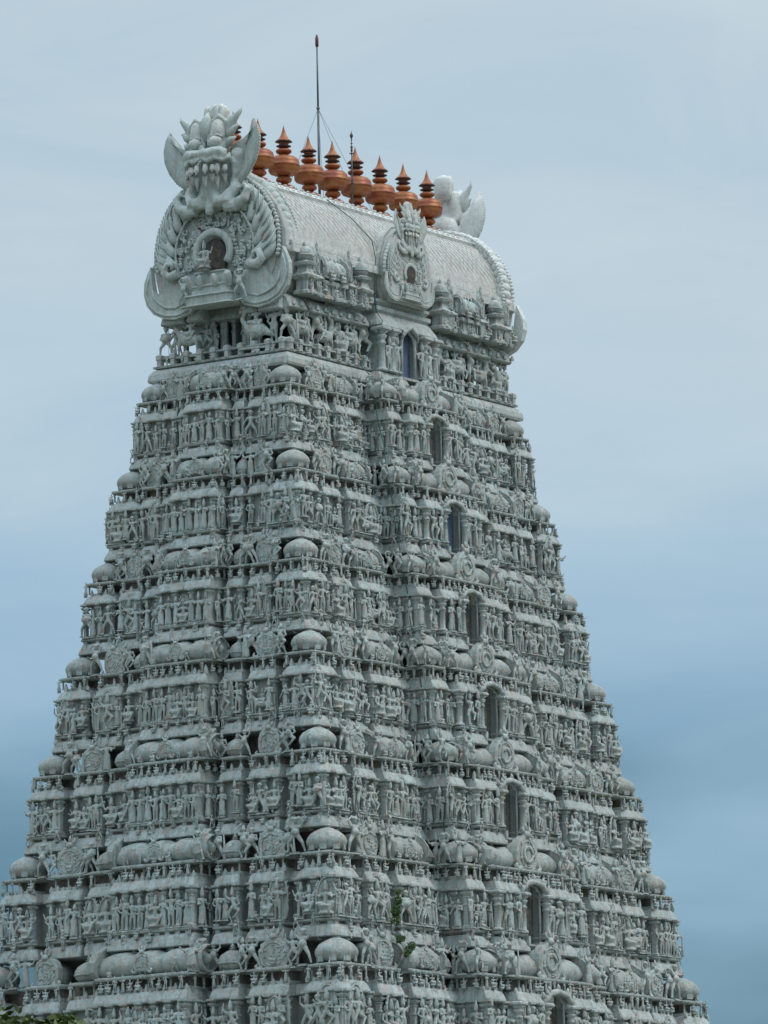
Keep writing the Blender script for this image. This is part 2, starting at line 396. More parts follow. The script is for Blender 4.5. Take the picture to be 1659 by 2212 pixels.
def medal_mb(kind=0):
    """horseshoe gable plaque, unit radius, front at -y, centre z=1"""
    m = MB()
    def sh(p, dz=1.): return [(x, z+dz) for x, z in p]
    if kind == 0: outl = disc_outline(28, 1., .07, 14, .12)
    elif kind == 1: outl = [(-.85,-.8),(.85,-.8),(1.,-.3),(1.,.35),(.78,.8),(.35,1.05),(-.35,1.05),(-.78,.8),(-1.,.35),(-1.,-.3)]
    else: outl = disc_outline(26, 1., .1, 12, .0)
    m.prism(sh(outl), .35, -.12, bev=.05)
    rg = random.Random(40+kind)
    r = .72
    m.tube([(r*math.cos(a), -.14, 1+r*math.sin(a)) for a in [2*PI*k/20 for k in range(21)]], .045, 5, up=(0,1,0))
    if kind == 2: m.tube([(.42*math.cos(a), -.16, 1+.42*math.sin(a)) for a in [2*PI*k/16 for k in range(17)]], .09, 5, up=(0,1,0))
    for k in range(26):
        a = rg.uniform(0, 2*PI); q = rg.uniform(.3, .85)
        m.ell((q*math.cos(a), -.12, 1+q*math.sin(a)), (rg.uniform(.05,.12), rg.uniform(.06,.13), rg.uniform(.05,.14)), 6, 4)
    if kind != 2: m.merge(FIG[('sa','nb','a')[kind]], Matrix.Translation((0,-.12,.35)) @ Matrix.Scale(1.1, 4))
    # curled feet and crest face
    m.tube([(-.7,-.1,.2),(-1.02,-.1,.12),(-1.18,-.1,.35),(-1.05,-.1,.5)], [.16,.16,.12,.04], 6, up=(0,1,0))
    m.tube([(.7,-.1,.2),(1.02,-.1,.12),(1.18,-.1,.35),(1.05,-.1,.5)], [.16,.16,.12,.04], 6, up=(0,1,0))
    m.ell((0,-.05,2.08), (.3,.24,.24), 8, 6)
    m.tube([(-.15,-.05,2.15),(-.34,-.05,2.3),(-.36,-.05,2.55)], [.12,.09,.02], 5); m.tube([(.15,-.05,2.15),(.34,-.05,2.3),(.36,-.05,2.55)], [.12,.09,.02], 5)
    m.tube([(0,-.05,2.2),(0,-.04,2.5),(0,-.02,2.75)], [.13,.1,.02], 6)
    # vault behind
    arch = [(.78*math.cos(a), 1+.78*math.sin(a)) for a in [PI*k/8-.4*(1-k/4.) for k in range(9)]]
    arch = [(-.7,.1)]+[(-x, z) for x, z in arch]+[(.7,.1)]
    m.prism(arch, 1.5, .3, smooth=True)
    return m
def barrel_mb(nl=3, L=2.6):
    """wagon roof along x, half width 1 (y), base z=0"""
    m = MB()
    sec = [(-.72,0),(-.95,.25),(-1.03,.5),(-.92,.85),(-.6,1.15),(-.25,1.32),(0,1.4),(.25,1.32),(.6,1.15),(.92,.85),(1.03,.5),(.95,.25),(.72,0)]
    rings = []
    nn = 4*nl
    for k in range(nn+1):
        x = -L/2+L*k/nn
        sc = .92+.17*abs(math.sin(PI*k/4))
        rings.append([(x, y*sc, z*sc) for y, z in sec])
    m.loft(rings, True)
    m.stack(-L/2, L/2, -.85, .85, [(.1,-.14),(.14,-.08),(.0,.0)])
    for k in range(nl+2):
        x = -L/2*.85+L*.85*k/(nl+1)
        m.lathe([(.1,1.36),(.16,1.42),(.08,1.48),(.13,1.56),(.1,1.62),(.02,1.78)], 7, (x,0,0))
    for s in (-1, 1):
        q = MB(); q.prism([(x*.98, z-.05) for x, z in [(-.8,.05),(.8,.05),(1.12,.4),(1.1,.9),(.8,1.3),(.3,1.55),(0,1.75),(-.3,1.55),(-.8,1.3),(-1.1,.9),(-1.12,.4)]], 0, -.16, bev=.05)
        q.tube([(.75*math.cos(a), -.18, .7+.65*math.sin(a)) for a in [2*PI*k/14 for k in range(15)]], .07, 5, up=(0,1,0))
        q.ell((0,-.16,.7), (.25,.12,.3), 7, 5)
        m.merge(q, Matrix.Translation((s*(L/2+.03),0,-.12)) @ Matrix.Rotation(s*PI/2, 4, 'Z') @ Matrix.Diagonal((1.12,1.3,1.2,1)))
    return m
def roughen(me, amp, sc=3.):
    from mathutils import noise
    for v in me.vertices:
        v.co += noise.noise_vector(v.co*sc)*amp
    return me
DOME = dome_mb().mesh('corner_dome', M_DOME); POT = pot_mb().mesh('pot_dome', M_DOME)
MED = [roughen(medal_mb(k).mesh('medallion_gable', M_ORN), .05) for k in range(3)]
BAR = roughen(barrel_mb(3).mesh('barrel_roof', M_DOME), .07, 4.); BARL = roughen(barrel_mb(4, 3.6).mesh('barrel_roof', M_DOME), .07, 4.)
roughen(DOME, .035); roughen(POT, .03)
def pil_mb():
    m = MB()
    m.stack(-.07, .07, -.07, .07, [(.05,0),(.05,.06),(.01,.08),(0,.1),(0,.55),(.02,.57),(.02,.6),(-.01,.62),(0,.74),(.03,.78),(-.02,.80),(.05,.86),(.07,.9),(.0,.92),(.09,.96),(.09,1.)])
    return m
PILB = pil_mb(); PIL = PILB.mesh('pilaster', M_ST)
def col_mb():
    m = MB()
    m.lathe([(.14,0),(.14,.05),(.10,.07),(.09,.1),(.085,.6),(.11,.62),(.11,.65),(.08,.67),(.09,.72),(.14,.78),(.13,.8),(.08,.83),(.15,.87),(.15,.89)], 10)
    m.stack(-.12, .12, -.12, .12, [(.0,.89),(.05,.93),(.05,.97),(.02,1.)])
    return m
COLB = col_mb(); COLM = COLB.mesh('column', M_ST)

# ------------------------------------------------------------------ tower
tower = empty('temple_tower', (0,0,0), 'tall tapering white stucco temple gateway tower crowded with carved statues, domes and a barrel roof', 'temple tower')
ZD = [59.67, 55.09, 50.32, 45.45, 40.41, 35.21, 29.62, 23.7]
TXC, TYC = -.6, -.2          # centre of the tiers
def AA(z): return 10.955+.18452*(59.67-z)
def BB(z): return 4.231+.21077*(59.67-z)
CX = -.5
def bays(A, B):
    """(face kind, centre, half width, projection, type)"""
    L = []
    for s in (-1, 1):
        L += [('L', s*.80*A, .066*A, -.12, 'medal'), ('L', s*.60*A, .098*A, .06, 'shala'), ('L', s*.445*A, .042*A, -.22, 'pot'), ('L', CX+s*.302*A, .053*A, 1.15, 'kuta')]
    L += [('L', CX, .226*A, 1.6, 'door')]
    for s in (-1, 1):
        L += [('E', s*.675*B, .108*B+.04, -.12, 'medal'), ('E', s*.425*B, .080*B, -.02, 'pot')]
    L += [('E', 0, .272*B+.04, .8, 'shala')]
    return L
PROF_WALL = [(.72,-.33),(.80,-.705)]
def rect_of(face, c, hw, base, p, e, s):
    """bay rectangle grown by e (metres*s): returns x0,x1,y0,y1"""
    h = hw+.35*(e-.95)*s; o = base+p+e*s; i = base-1.9
    if face == 'L': return (c-h, c+h, -o, -i)
    if face == 'B': return (c-h, c+h, i, o)
    if face == 'E': return (-o, -i, c-h, c+h)
    return (i, o, c-h, c+h)
def bay_stack(mb, face, c, hw, base, p, prof, s, zc, h, jit, ch=.06):
    rings = []
    for e, z in prof:
        x0, x1, y0, y1 = rect_of(face, c, hw, base, p, e, s); zz = zc+z*h+jit
        k = min(ch*s, (x1-x0)*.25, (y1-y0)*.25)
        rings.append([(x0+k,y0,zz),(x1-k,y0,zz),(x1,y0+k,zz),(x1,y1-k,zz),(x1-k,y1,zz),(x0+k,y1,zz),(x0,y1-k,zz),(x0,y0+k,zz)])
    mb.loft(rings)
P_CORN = [(.62,-.350),(.98,-.348),(1.03,-.34),(1.03,-.325),(.97,-.295),(.91,-.27),(.84,-.25),(.6,-.248)]
P_LEDGE = [(.78,-.735),(1.0,-.73),(1.10,-.722),(1.12,-.706),(.95,-.703),(.9,-.698)]
P_POD = [(.90,-.77),(.90,-.728)]
P_BAND = [(.6,-.872),(1.17,-.87),(1.22,-.862),(1.20,-.835),(1.12,-.79),(1.04,-.765),(.97,-.755),(.8,-.754)]
P_GRIVA = [(.40,-.252),(.40,-.135)]
P_SLAB = [(.5,-.14),(.86,-.137),(.9,-.125),(.9,-.112),(.6,-.10)]
P_PLINTH = [(.75,-.252),(.75,-.222),(.62,-.218)]
def door_z(zc, h): return zc-.80*h, zc-.27*h
domes_seen = []
PILS = []
def scatter(n, a, b):
    if n <= 1: return [(a+b)/2]
    return [a+(b-a)*k/(n-1) for k in range(n)]
rnd = random.random
cutters = []
def storey(i):
    global CX
    zc = ZD[i]; CX = -.35-.022*(59.67-zc); h = (ZD[i]-ZD[i+1]) if i < len(ZD)-1 else 5.9
    s = h/4.8; A = AA(zc)+TXC; B = BB(zc)+TYC
    zprev = ZD[i-1]-.85*(ZD[i-1]-ZD[i]) if i else 60.5
    wall = MB(); corn = MB(); band = MB(); core = MB()
    detail = i < 7
    # continuous background body
    def body(mb, prof, e0):
        mb.stack(-A, A, -B, B, [((e+e0)*s, zc+z*h) for e, z in prof])
    body(wall, [(.05,-.755),(.05,-.335)], 0)
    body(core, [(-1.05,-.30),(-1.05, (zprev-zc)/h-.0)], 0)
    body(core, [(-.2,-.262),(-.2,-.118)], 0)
    body(corn, P_CORN, -.68); body(band, P_BAND, -.78); body(corn, P_LEDGE, -.7)
    # central core projection on the long faces behind the domes
    for f in ('L', 'B'):
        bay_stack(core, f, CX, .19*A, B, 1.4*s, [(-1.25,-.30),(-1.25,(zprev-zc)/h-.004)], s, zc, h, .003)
    bl = bays(A, B)
    allb = list(bl)+[('B', c, hw, p, t) for f, c, hw, p, t in bl if f == 'L']+[('R', c, hw, p, t) for f, c, hw, p, t in bl if f == 'E']
    for sx in (-1, 1):
        for sy in (-1, 1): allb.append(('C', (sx, sy), 0, 0, 'corner'))
    stm = link('storey', None) if False else None
    ornaments = []
    for q, (f, c, hw, p, typ) in enumerate(allb):
        jit = .003*(q % 7)+.002
        vis = detail and (f in ('L', 'E') or (f == 'C' and not (c[0] > 0 and c[1] > 0)))
        if f == 'C':
            cx, cy = c[0]*A, c[1]*B
            def st(mb, prof): mb.stack(cx, cx, cy, cy, [(e*s, zc+z*h+jit) for e, z in prof], ch=.2*s)
        else:
            base = B if f in ('L', 'B') else A
            pp = p*s
            def st(mb, prof): bay_stack(mb, f, c, hw, base, pp, prof, s, zc, h, jit)
        if typ == 'door' and f == 'L':
            dw = .75*s
            for (c2, h2) in ((c-(hw+dw)/2, (hw-dw)/2), (c+(hw+dw)/2, (hw-dw)/2)):
                bay_stack(wall, f, c2, h2+.0875*s, B, pp, [(.70,-.765),(.70,-.335)], s, zc, h, jit, ch=.02)
                bay_stack(band, f, c2, h2, B, pp, P_BAND, s, zc, h, jit)
                bay_stack(corn, f, c2, h2, B, pp, P_CORN, s, zc, h, jit)
                bay_stack(corn, f, c2, h2, B, pp, P_LEDGE, s, zc, h, jit)
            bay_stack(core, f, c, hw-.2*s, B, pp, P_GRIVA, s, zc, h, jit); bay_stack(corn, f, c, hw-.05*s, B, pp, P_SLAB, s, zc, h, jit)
            bay_stack(corn, f, c, dw-.1*s, B, pp, [(.5,-.335),(.5,-.25)], s, zc, h, jit+.004)
            bay_stack(wall, f, c, dw+.1*s, B, pp, [(.5,-.885),(.95,-.88),(1.15,-.815),(1.15,-.80),(.5,-.80)], s, zc, h, jit)
        else:
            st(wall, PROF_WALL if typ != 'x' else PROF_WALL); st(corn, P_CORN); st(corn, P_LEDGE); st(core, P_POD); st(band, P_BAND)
            g = [(e, z) for e, z in P_GRIVA]
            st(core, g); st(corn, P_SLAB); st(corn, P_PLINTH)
        if not vis: continue
        # rows of small upright antefixes on the cornice
        def along(ff, t, out, z, w, hh):
            M = faceM(ff, t, out, z, 1)
            qb = MB(); qb.prism([(-w,0),(w,0),(w*.9,hh*.5),(0,hh),(-w*.9,hh*.5)], .05, -.05)
            corn.merge(qb, M)
        spans = []
        if f == 'C':
            if c[1] < 0: spans.append(('L', cx, .85*s, B, 0))
            if c[0] < 0: spans.append(('E', cy, .85*s, A, 0))
            if c == (1, -1): spans.append(('R', cy, .85*s, A, 0))
        else: spans.append((f, c, hw-.08*s, base, pp))
        for ff, cc, w2, bb, p2 in spans:
            n = max(2, int(2*w2/.31))
            for t in scatter(n, cc-w2, cc+w2):
                if typ == 'door' and abs(t-c) < .9*s: continue
                along(ff, t+(rnd()-.5)*.08, bb+p2+.80*s, zc-.255*h, .07+.05*rnd(), .2+.26*rnd())
            # band panel blocks + little podium blocks
            n = max(2, int(2*w2/.55))
            for t in scatter(n, cc-w2*.9, cc+w2*.9):
                if typ == 'door' and abs(t-c) < 1.1*s: continue
                qb = MB(); qb.box(-.12*s, .12*s, -.12, .12, 0, .04*h)
                band.merge(qb, faceM(ff, t, bb+p2+.90*s, zc-.762*h, 1))
                if rnd() < .4:
                    qb = MB(); w = .10+.12*rnd(); qb.prism([(-w,0),(w,0),(w,.25),(w*.5,.36),(0,.46),(-w*.5,.36),(-w,.25)], .06, -.07, bev=.03)
                    band.merge(qb, faceM(ff, t+(rnd()-.5)*.3, bb+p2+1.12*s, zc-.845*h, s))
            # wall pilasters
            n = max(2, int(2*w2/.8)+1)
            for t in scatter(n, cc-w2*.97, cc+w2*.97):
                if typ == 'door' and abs(t-c) < 1.2*s: continue
                PILS.append(('p', faceM(ff, t, bb+p2+.84*s, zc-.70*h, .365*h, sx=.62), i))
            # griva posts
            n = max(2, int(2*w2/.72)+1)
            for t in scatter(n, cc-w2*.85, cc+w2*.85):
                PILS.append(('g', faceM(ff, t, bb+p2+.66*s, zc-.222*h, .088*h, sx=1.1), i))
            # statues in front of the wall
            if typ == 'door':
                for sg in (-1, 1):
                    PILS.append(('c', faceM(ff, c+sg*(.92*s), bb+p2+.98*s, zc-.70*h, .37*h, sx=.8), i))
                    PILS.append(('c', faceM(ff, c+sg*(hw-.12*s), bb+p2+.86*s, zc-.70*h, .365*h), i))
                    put(random.choice(['a','c','e']), i, ff, c+sg*1.25*s, bb+p2+1.02*s, zc-.70*h, .37*h, rot=-sg*.2)
                    if hw > 2.2: put(random.choice(['gd','d','na','b']), i, ff, c+sg*min(hw-.45, 1.95*s), bb+p2+1.0*s, zc-.70*h, .35*h)
                    if hw > 3: put(random.choice(['f','g','nb']), i, ff, c+sg*(hw-.7*s), bb+p2+.98*s, zc-.70*h, .33*h)
            else:
                n = max(1, int(round(2*w2/.47)))
                if typ == 'shala' and f == 'E':
                    for t in scatter(n, cc-w2*.88, cc+w2*.88):
                        mid = abs(t-cc) < .35
                        put('nc' if mid and rnd() < .5 else random.choice(['a','b','e','f','g','b','sa']), i, ff, t, bb+p2+.96*s, zc-.70*h, (.30+.05*rnd())*h, rot=(rnd()-.5)*.5)
                else:
                    for t in scatter(n, cc-w2*.78, cc+w2*.78):
                        key = random.choice(['a','b','c','d','e','f','g','h','na','nb','sa','sb','gd','a','b','nc'])
                        if typ == 'medal' and n <= 3 and abs(t-cc) < .3: key = random.choice(['na','nb','nc','ma','e'])
                        if typ == 'shala' and abs(t-cc) < .3: key = random.choice(['na','nb','nc','mc','ma'])
                        hh = (.36 if key[0] == 'n' else .27+.08*rnd())*h
                        up = .05*h*rnd() if key in ('sa','sb','b','a') else 0
                        put(key, i, ff, t+(rnd()-.5)*.12, bb+p2+(.96+.14*rnd())*s, zc-.70*h+up, min(hh, .37*h-up), rot=(rnd()-.5)*.7)
                        if rnd() < .35: put(random.choice(['sa','sb','ga','gd']), i, ff, t+.25*s, bb+p2+1.08*s, zc-.705*h, (.11+.05*rnd())*h)
            # tiny figures between the griva posts and in front of the podium
            n = max(2, int(2*w2/.45))
            for t in scatter(n, cc-w2*.9, cc+w2*.9):
                if rnd() < .85: put(random.choice('abefg') if rnd() < .5 else random.choice(['sa','sb']), i, ff, t+(rnd()-.5)*.15, bb+p2+.86*s, zc-.235*h, (.12+.02*rnd())*h, rot=(rnd()-.5)*.8)
            n = max(1, int(2*w2/.7))
            for t in scatter(n+1, cc-w2, cc+w2):
                if typ == 'door' and abs(t-c) < 1.2*s: continue
                if rnd() < .7: put(random.choice(['sa','sb','ga','gd','a']), i, ff, t, bb+p2+1.14*s, zc-(.755+.07*rnd())*h, (.10+.07*rnd())*h)
        # the flanks of projecting bays carry their own pilasters and statues
        if f != 'C' and ((typ == 'kuta' and f == 'L' and c < 0) or (typ == 'shala' and f == 'E') or (typ == 'door' and f == 'L')):
            hh2 = hw+.35*(.70-.95)*s
            sf = 'E' if f == 'L' else 'L'; so_ = (-(c-hh2)) if f == 'L' else hh2-c
            y0_, y1_ = (-(base+pp+.55*s), -(base+.5*s)) if f == 'L' else (-(base+pp+.5*s), -(base+.7*s))
            if typ == 'door': y1_ = -(base+pp-.2*s)
            nn = max(1, int(abs(y1_-y0_)/.5))
            for t in scatter(nn+1, y0_, y1_):
                put(random.choice(['a','b','c','e','g','na','f']), i, sf, t, so_+.22*s, zc-.70*h, (.28+.07*rnd())*h, rot=(rnd()-.5)*.6)
                PILS.append(('p', faceM(sf, t+.22, so_+.04*s, zc-.695*h, .36*h, sx=.62), i))
                put(random.choice(['sa','sb','a']), i, sf, t, so_+.2*s, zc-.235*h, .12*h)
                if rnd() < .6: put(random.choice(['sa','gd','ga']), i, sf, t, so_+.4*s, zc-.79*h, .13*h)
            put(random.choice(['ga','gb']), i, sf, (y0_+y1_)/2, so_+.3*s, zc-.12*h, .30*h)
        # guardians with raised arms beside the roofs, holding the band above
        if i and f == 'C':
            for ff, tt, oo in (('L', cx-c[0]*1.25*s, B), ('E', cy-c[1]*1.2*s, A)):
                if (ff == 'L' and c[1] < 0) or (ff == 'E' and c[0] < 0):
                    put(random.choice(['ga','gb','gc']), i, ff, tt, oo+.55*s, zc-.115*h, (.31+.04*rnd())*h, rot=(rnd()-.5)*.5, sx=1.15)
            if c[1] < 0: put('ga', i, 'L', cx, B-.75*s, zc+.10*h, .19*h)
            if c[0] < 0: put('gc', i, 'E', cy, A-.75*s, zc+.10*h, .19*h)
        elif f in ('L', 'E'):
            for sg in (-1, 1):
                if rnd() < .85: put(random.choice(['ga','gb','gc','d','gd','f']), i, f, c+sg*(hw+.05*s), base+pp+.62*s, zc-.125*h, (.26+.08*rnd())*h, rot=(rnd()-.5)*.6, sx=1.1)
        # roofs
        zr = zc-.10*h; vj = .94+.12*rnd()
        if f == 'C':
            ornaments.append(('corner_dome', DOME, Matrix.Translation((cx, cy, zr+.02)) @ Matrix.Diagonal((.73*s, .73*s, .80*s, 1))))
        elif typ == 'kuta':
            ornaments.append(('side_dome', DOME, faceM(f, c, base+pp+.05*s, zr+.02, .74*s*vj, rot=(rnd()-.5)*.3)))
            ornaments[-1][2][2][2] = .8*s
        elif typ == 'pot':
            ornaments.append(('pot_dome', POT, faceM(f, c, base+pp+.28*s, zr+.03, min(hw*.92, .62*s), sz=.62*s/min(hw*.92, .62*s)*1.0)))
        elif typ == 'medal':
            rr = min(hw*.86, .76*s)
            ornaments.append(('medallion_gable', MED[1 if (i+(c > 0)) % 3 else 0], faceM(f, c, base+pp+.5*s, zr-.14*s, rr*.93*vj, sz=.70*s/rr, rot=(rnd()-.5)*.25)))
        elif typ == 'shala':
            ornaments.append(('barrel_roof', BAR, faceM(f, c, base+pp-.02, zr+.03, 1) @ Matrix.Diagonal(((hw-.12)*2/2.6, .72*s, .70*s, 1))))
            for t in scatter(5, c-hw*.7, c+hw*.7):
                if rnd() < .8: put(random.choice(['sa','sb','ga','gd','a']), i, f, t, base+pp+.72*s, zr-.02, (.11+.05*rnd())*h, rot=rnd()-.5)
            if f == 'E':
                ornaments.append(('medallion_gable', MED[1], faceM(f, c, base+pp+.72*s, zr+.05*s, .42*s)))
            else:
                ornaments.append(('medallion_gable', MED[0], faceM(f, c, base+pp+.72*s, zr+.05*s, .36*s)))
        elif typ == 'door' and f == 'B': pass
        elif typ == 'door':
            ornaments.append(('barrel_roof', BARL, faceM(f, c, base+pp-.25*s, zr+.03, 1) @ Matrix.Diagonal(((hw-.1)*2/3.6, .74*s, .66*s, 1))))
            ornaments.append(('medallion_gable', MED[2], faceM(f, c, base+pp+.62*s, zr-.16*s, .80*s)))
    me_wall = wall.mesh('storey', M_WALL)
    S = link('storey', me_wall, tower, Matrix.Translation((TXC, TYC, 0)))
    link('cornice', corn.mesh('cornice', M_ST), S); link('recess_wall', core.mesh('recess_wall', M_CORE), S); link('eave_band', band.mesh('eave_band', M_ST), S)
    for nm, me, M in ornaments: link(nm, me, S, M)
    if detail:
        # doorway: frame, panel
        pp = 1.6*s; y = B+pp+.70*s; zb, zt = door_z(zc, h)
        fr = MB(); w = .72*s; ah = zt-zb
        rail = [(-w, .1, 0), (-w, 0, ah*.80)]
        arch = [(-w, ah*.86), (-w*.99, ah*.94), (-w*.72, ah*.965), (-w*.62, ah*1.02), (0, ah*1.045), (w*.62, ah*1.02), (w*.72, ah*.965), (w*.99, ah*.94), (w, ah*.86)]
        path = [(-w, -.1, .0)]+[(x, -.1, z) for x, z in arch]+[(w, -.1, .0)]
        fr.tube(path, .06*s, 6, up=(0,1,0))
        hood = [(x*1.45, -.32*s, z+.13*s*math.cos(x/w*PI/2)) for x, z in arch]
        fr.tube(hood, [.05*s]+[.14*s]*7+[.05*s], 6, up=(0,1,0))
        for k in range(1, 8):
            x, yy, z = hood[k]; fr.tube([(x,yy,z+.05),(x*1.1,yy,z+.22*s),(x*1.12,yy,z+.33*s)], [.11*s,.08*s,.01], 5)
        fr.box(-w-.12*s, w+.12*s, -.5*s, .0, -.06*s, .03*s)
        fr.box(-w-.14*s, -w+.02*s, -.52*s, -.4*s, .03*s, .35*s); fr.box(w-.02*s, w+.14*s, -.52*s, -.4*s, .03*s, .35*s)
        D = link('doorway', fr.mesh('doorway', M_ST), S, faceM('L', CX, y, zb, 1))
        pn = MB(); pn.box(-w-.05, w+.05, .28*s, .36*s, -.05, ah*1.05)
        nf = 5
        for k in range(nf): pn.box(-w+2*w*k/nf, -w+2*w*(k+.06)/nf, .255*s, .285*s, 0, ah*1.0)
        link('door_panel', pn.mesh('door_panel', M_BLUE if i in (1,) else M_PANEL), S, faceM('L', CX, y, zb, 1))
    return S
ST = [storey(i) for i in range(8)]

# lower plain storeys and granite base down to the ground
bm_ = MB()
for k, (z0, z1) in enumerate(((9.5,13.9),(13.9,18.9),)):
    A = AA(z0+3); B = BB(z0+3)
    bm_.stack(-A, A-1.2, -B, B-.4, [(.9,z0),(.9,z1-1),(1.5,z1-.9),(1.3,z1-.4),(.4,z1-.05)])
link('lower_storey', bm_.mesh('lower_storey', M_ST), tower)
gb = MB()
gb.stack(-21.5, 21.5, -16.2, 16.2, [(1.2,0),(1.2,.8),(.8,1),(.8,1.6),(.3,1.9),(.3,4.4),(.9,4.6),(1.,4.9),(.3,5.2),(.2,8.6),(1.1,8.9),(1.2,9.3),(.4,9.55)])
link('granite_base', gb.mesh('granite_base', M_GRAN), tower)

# ------------------------------------------------------------------ top pavilion (z 60.4 - 64.4)
PA, PB = 10.35, 3.85
CX = -.45
pw = MB(); pb = MB(); pe = MB(); ornP = []
pw.stack(-PA+1.6, PA-1.6, -PB+1.5, PB-1.5, [(0,60.3),(0,64.2)])
pb.stack(-PA, PA, -PB, PB, [(.0,60.28),(.55,60.3),(.6,60.42),(.55,60.7),(.38,60.95),(.2,61.02)])
pb.stack(-PA, PA, -PB, PB, [(.1,61.0),(.38,61.06),(.40,61.16),(.1,61.18)])
pb.stack(-PA, PA, -PB, PB, [(-.5,61.17),(-.2,61.5),(.26,61.52),(.28,61.60),(-.2,61.62)])
def edge_pts(a, b, step):
    pts = []
    n = int(2*a/step)
    for k in range(n+1): pts.append(('L', -a+2*a*k/n, b))
    n = int(2*b/step)
    for k in range(n+1): pts.append(('E', -b+2*b*k/n, a)); pts.append(('R', -b+2*b*k/n, a))
    return pts
for ff, t, o in edge_pts(PA, PB, .8):
    q = MB(); q.stack(-.12, .12, -.16, .16, [(.03,61.15),(0,61.2),(0,61.45),(.04,61.5),(.04,61.7),(-.05,61.78)])
    pb.merge(q, faceM(ff, t, o+.25, 0, 1))
# dark openings between pillars of the pavilion
for ff, t, o in edge_pts(PA-1.0, PB-.75, 1.45):
    q = MB(); q.merge(PILB, Matrix.Diagonal((1.5,1.5,1.9,1)))
    pw.merge(q, faceM(ff, t, o, 61.6, 1))
# eave
def eave(mb, x0, x1, y0, y1, z, s=1., rid=False):
    mb.stack(x0, x1, y0, y1, [(-.4,z-.02),(.42,z+.0),(.5,z+.06),(.46,z+.2),(.25,z+.62),(.05,z+.82),(.0,z+.86)], ch=.12)
eave(pe, -PA+.9, PA-.9, -PB+.4, PB-.4, 63.32)
for x0, x1 in ((-10.35,-8.9),(-8.6,-6.5),(-6.3,-5.1),(-4.9,-3.3),(2.9,4.5),(4.7,5.9),(6.1,8.2),(8.5,10.2)):
    j = .02*((x0*7) % 3)
    pe.stack(x0, x1, -PB, -PB+1, [(-.1,63.25+j),(.36,63.27+j),(.44,63.33+j),(.40,63.47+j),(.22,63.82+j),(.0,64.0+j)], ch=.12, sx=.15)
for y0, y1 in ((-3.75,-2.4),(-2.1,-1.2),(1.2,2.1),(2.4,3.75)):
    pe.stack(-PA, -PA+1, y0, y1, [(-.1,63.25),(.3,63.27),(.38,63.33),(.34,63.47),(.2,63.82),(.0,64.0)], ch=.12, sy=.15)
pe.stack(-PA+.3, PA-.3, -PB+.3, PB-.3, [(0,64.1),(0,64.3),(.16,64.32),(.16,64.48),(0,64.5),(-.2,64.9)])
# centre projection on the long side
for sg in (-1, 1):
    x0 = CX+sg*1.75
    pw.box(min(CX+sg*.62, CX+sg*2.55), max(CX+sg*.62, CX+sg*2.55), -PB-.72, -PB+1.4, 61.0, 63.4)
    pb.stack(min(CX+sg*.7, CX+sg*2.7), max(CX+sg*.7, CX+sg*2.7), -PB-.8, -PB+1, [(.0,60.27),(.3,60.29),(.35,60.5),(.15,60.95),(.0,61.0)])
pw.box(CX-.62, CX+.62, -PB-.5, -PB+1.4, 63.2, 63.4)
pe.stack(CX-2.3, CX+2.3, -PB-.45, -PB+1.6, [(-.2,63.36),(.42,63.38),(.5,63.46),(.44,63.62),(.2,64.05),(.1,64.18),(.25,64.3),(.25,64.5),(0,64.55),(.2,64.75),(.2,64.9),(-.1,64.95)], ch=.1)
for t in scatter(30, -PA+.2, PA-.2):
    q = MB(); q.prism([(-.14,0),(.14,0),(.12,.12),(0,.26),(-.12,.12)], .04, -.05); pe.merge(q, faceM('L', t, PB+.45, 63.5, 1))
PV = link('pavilion', pw.mesh('pavilion', M_WALL), tower)
link('balustrade', pb.mesh('balustrade', M_ST), PV)
link('pavilion_eave', pe.mesh('pavilion_eave', M_ST), PV)
# pavilion doors
fr = MB(); fr.tube([(-.6,-.1,0),(-.6,-.1,1.9),(-.45,-.1,2.3),(0,-.1,2.55),(.45,-.1,2.3),(.6,-.1,1.9),(.6,-.1,0)], .09, 6, up=(0,1,0)); fr.box(-.7,.7,-.3,.1,-.1,.03)
fr.tube([(-.75,-.25,2.05),(-.5,-.3,2.45),(0,-.32,2.75),(.5,-.3,2.45),(.75,-.25,2.05)], [.06,.14,.17,.14,.06], 6, up=(0,1,0))
link('doorway', fr.mesh('doorway', M_ST), PV, faceM('L', CX, PB+.75, 60.9, 1))
pn = MB(); pn.box(-.6,.6,.2,.27,-.5,2.5)
link('door_panel', pn.mesh('door_panel', M_BLUE), PV, faceM('L', CX, PB+.75, 60.9, 1))
fr2 = MB(); fr2.tube([(-.55,0,0),(-.55,0,1.7),(-.4,0,2.0),(0,0,2.2),(.4,0,2.0),(.55,0,1.7),(.55,0,0)], .1, 6, up=(0,1,0))
fr2.box(-.85,-.6,-.1,.3,0,2.0); fr2.box(.6,.85,-.1,.3,0,2.0)
link('doorway', fr2.mesh('doorway', M_ST), PV, faceM('E', 0, PA-1.0, 61.6, 1))
pn = MB(); pn.box(-.5,.5,.15,.2,0,2.1); link('door_panel', pn.mesh('door_panel', M_PANEL), PV, faceM('E', .0, PA-1.3, 61.6, 1))
# pavilion dark infill
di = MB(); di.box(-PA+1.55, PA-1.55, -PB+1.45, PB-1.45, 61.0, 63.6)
link('inner_wall', di.mesh('inner_wall', M_DARK), PV)
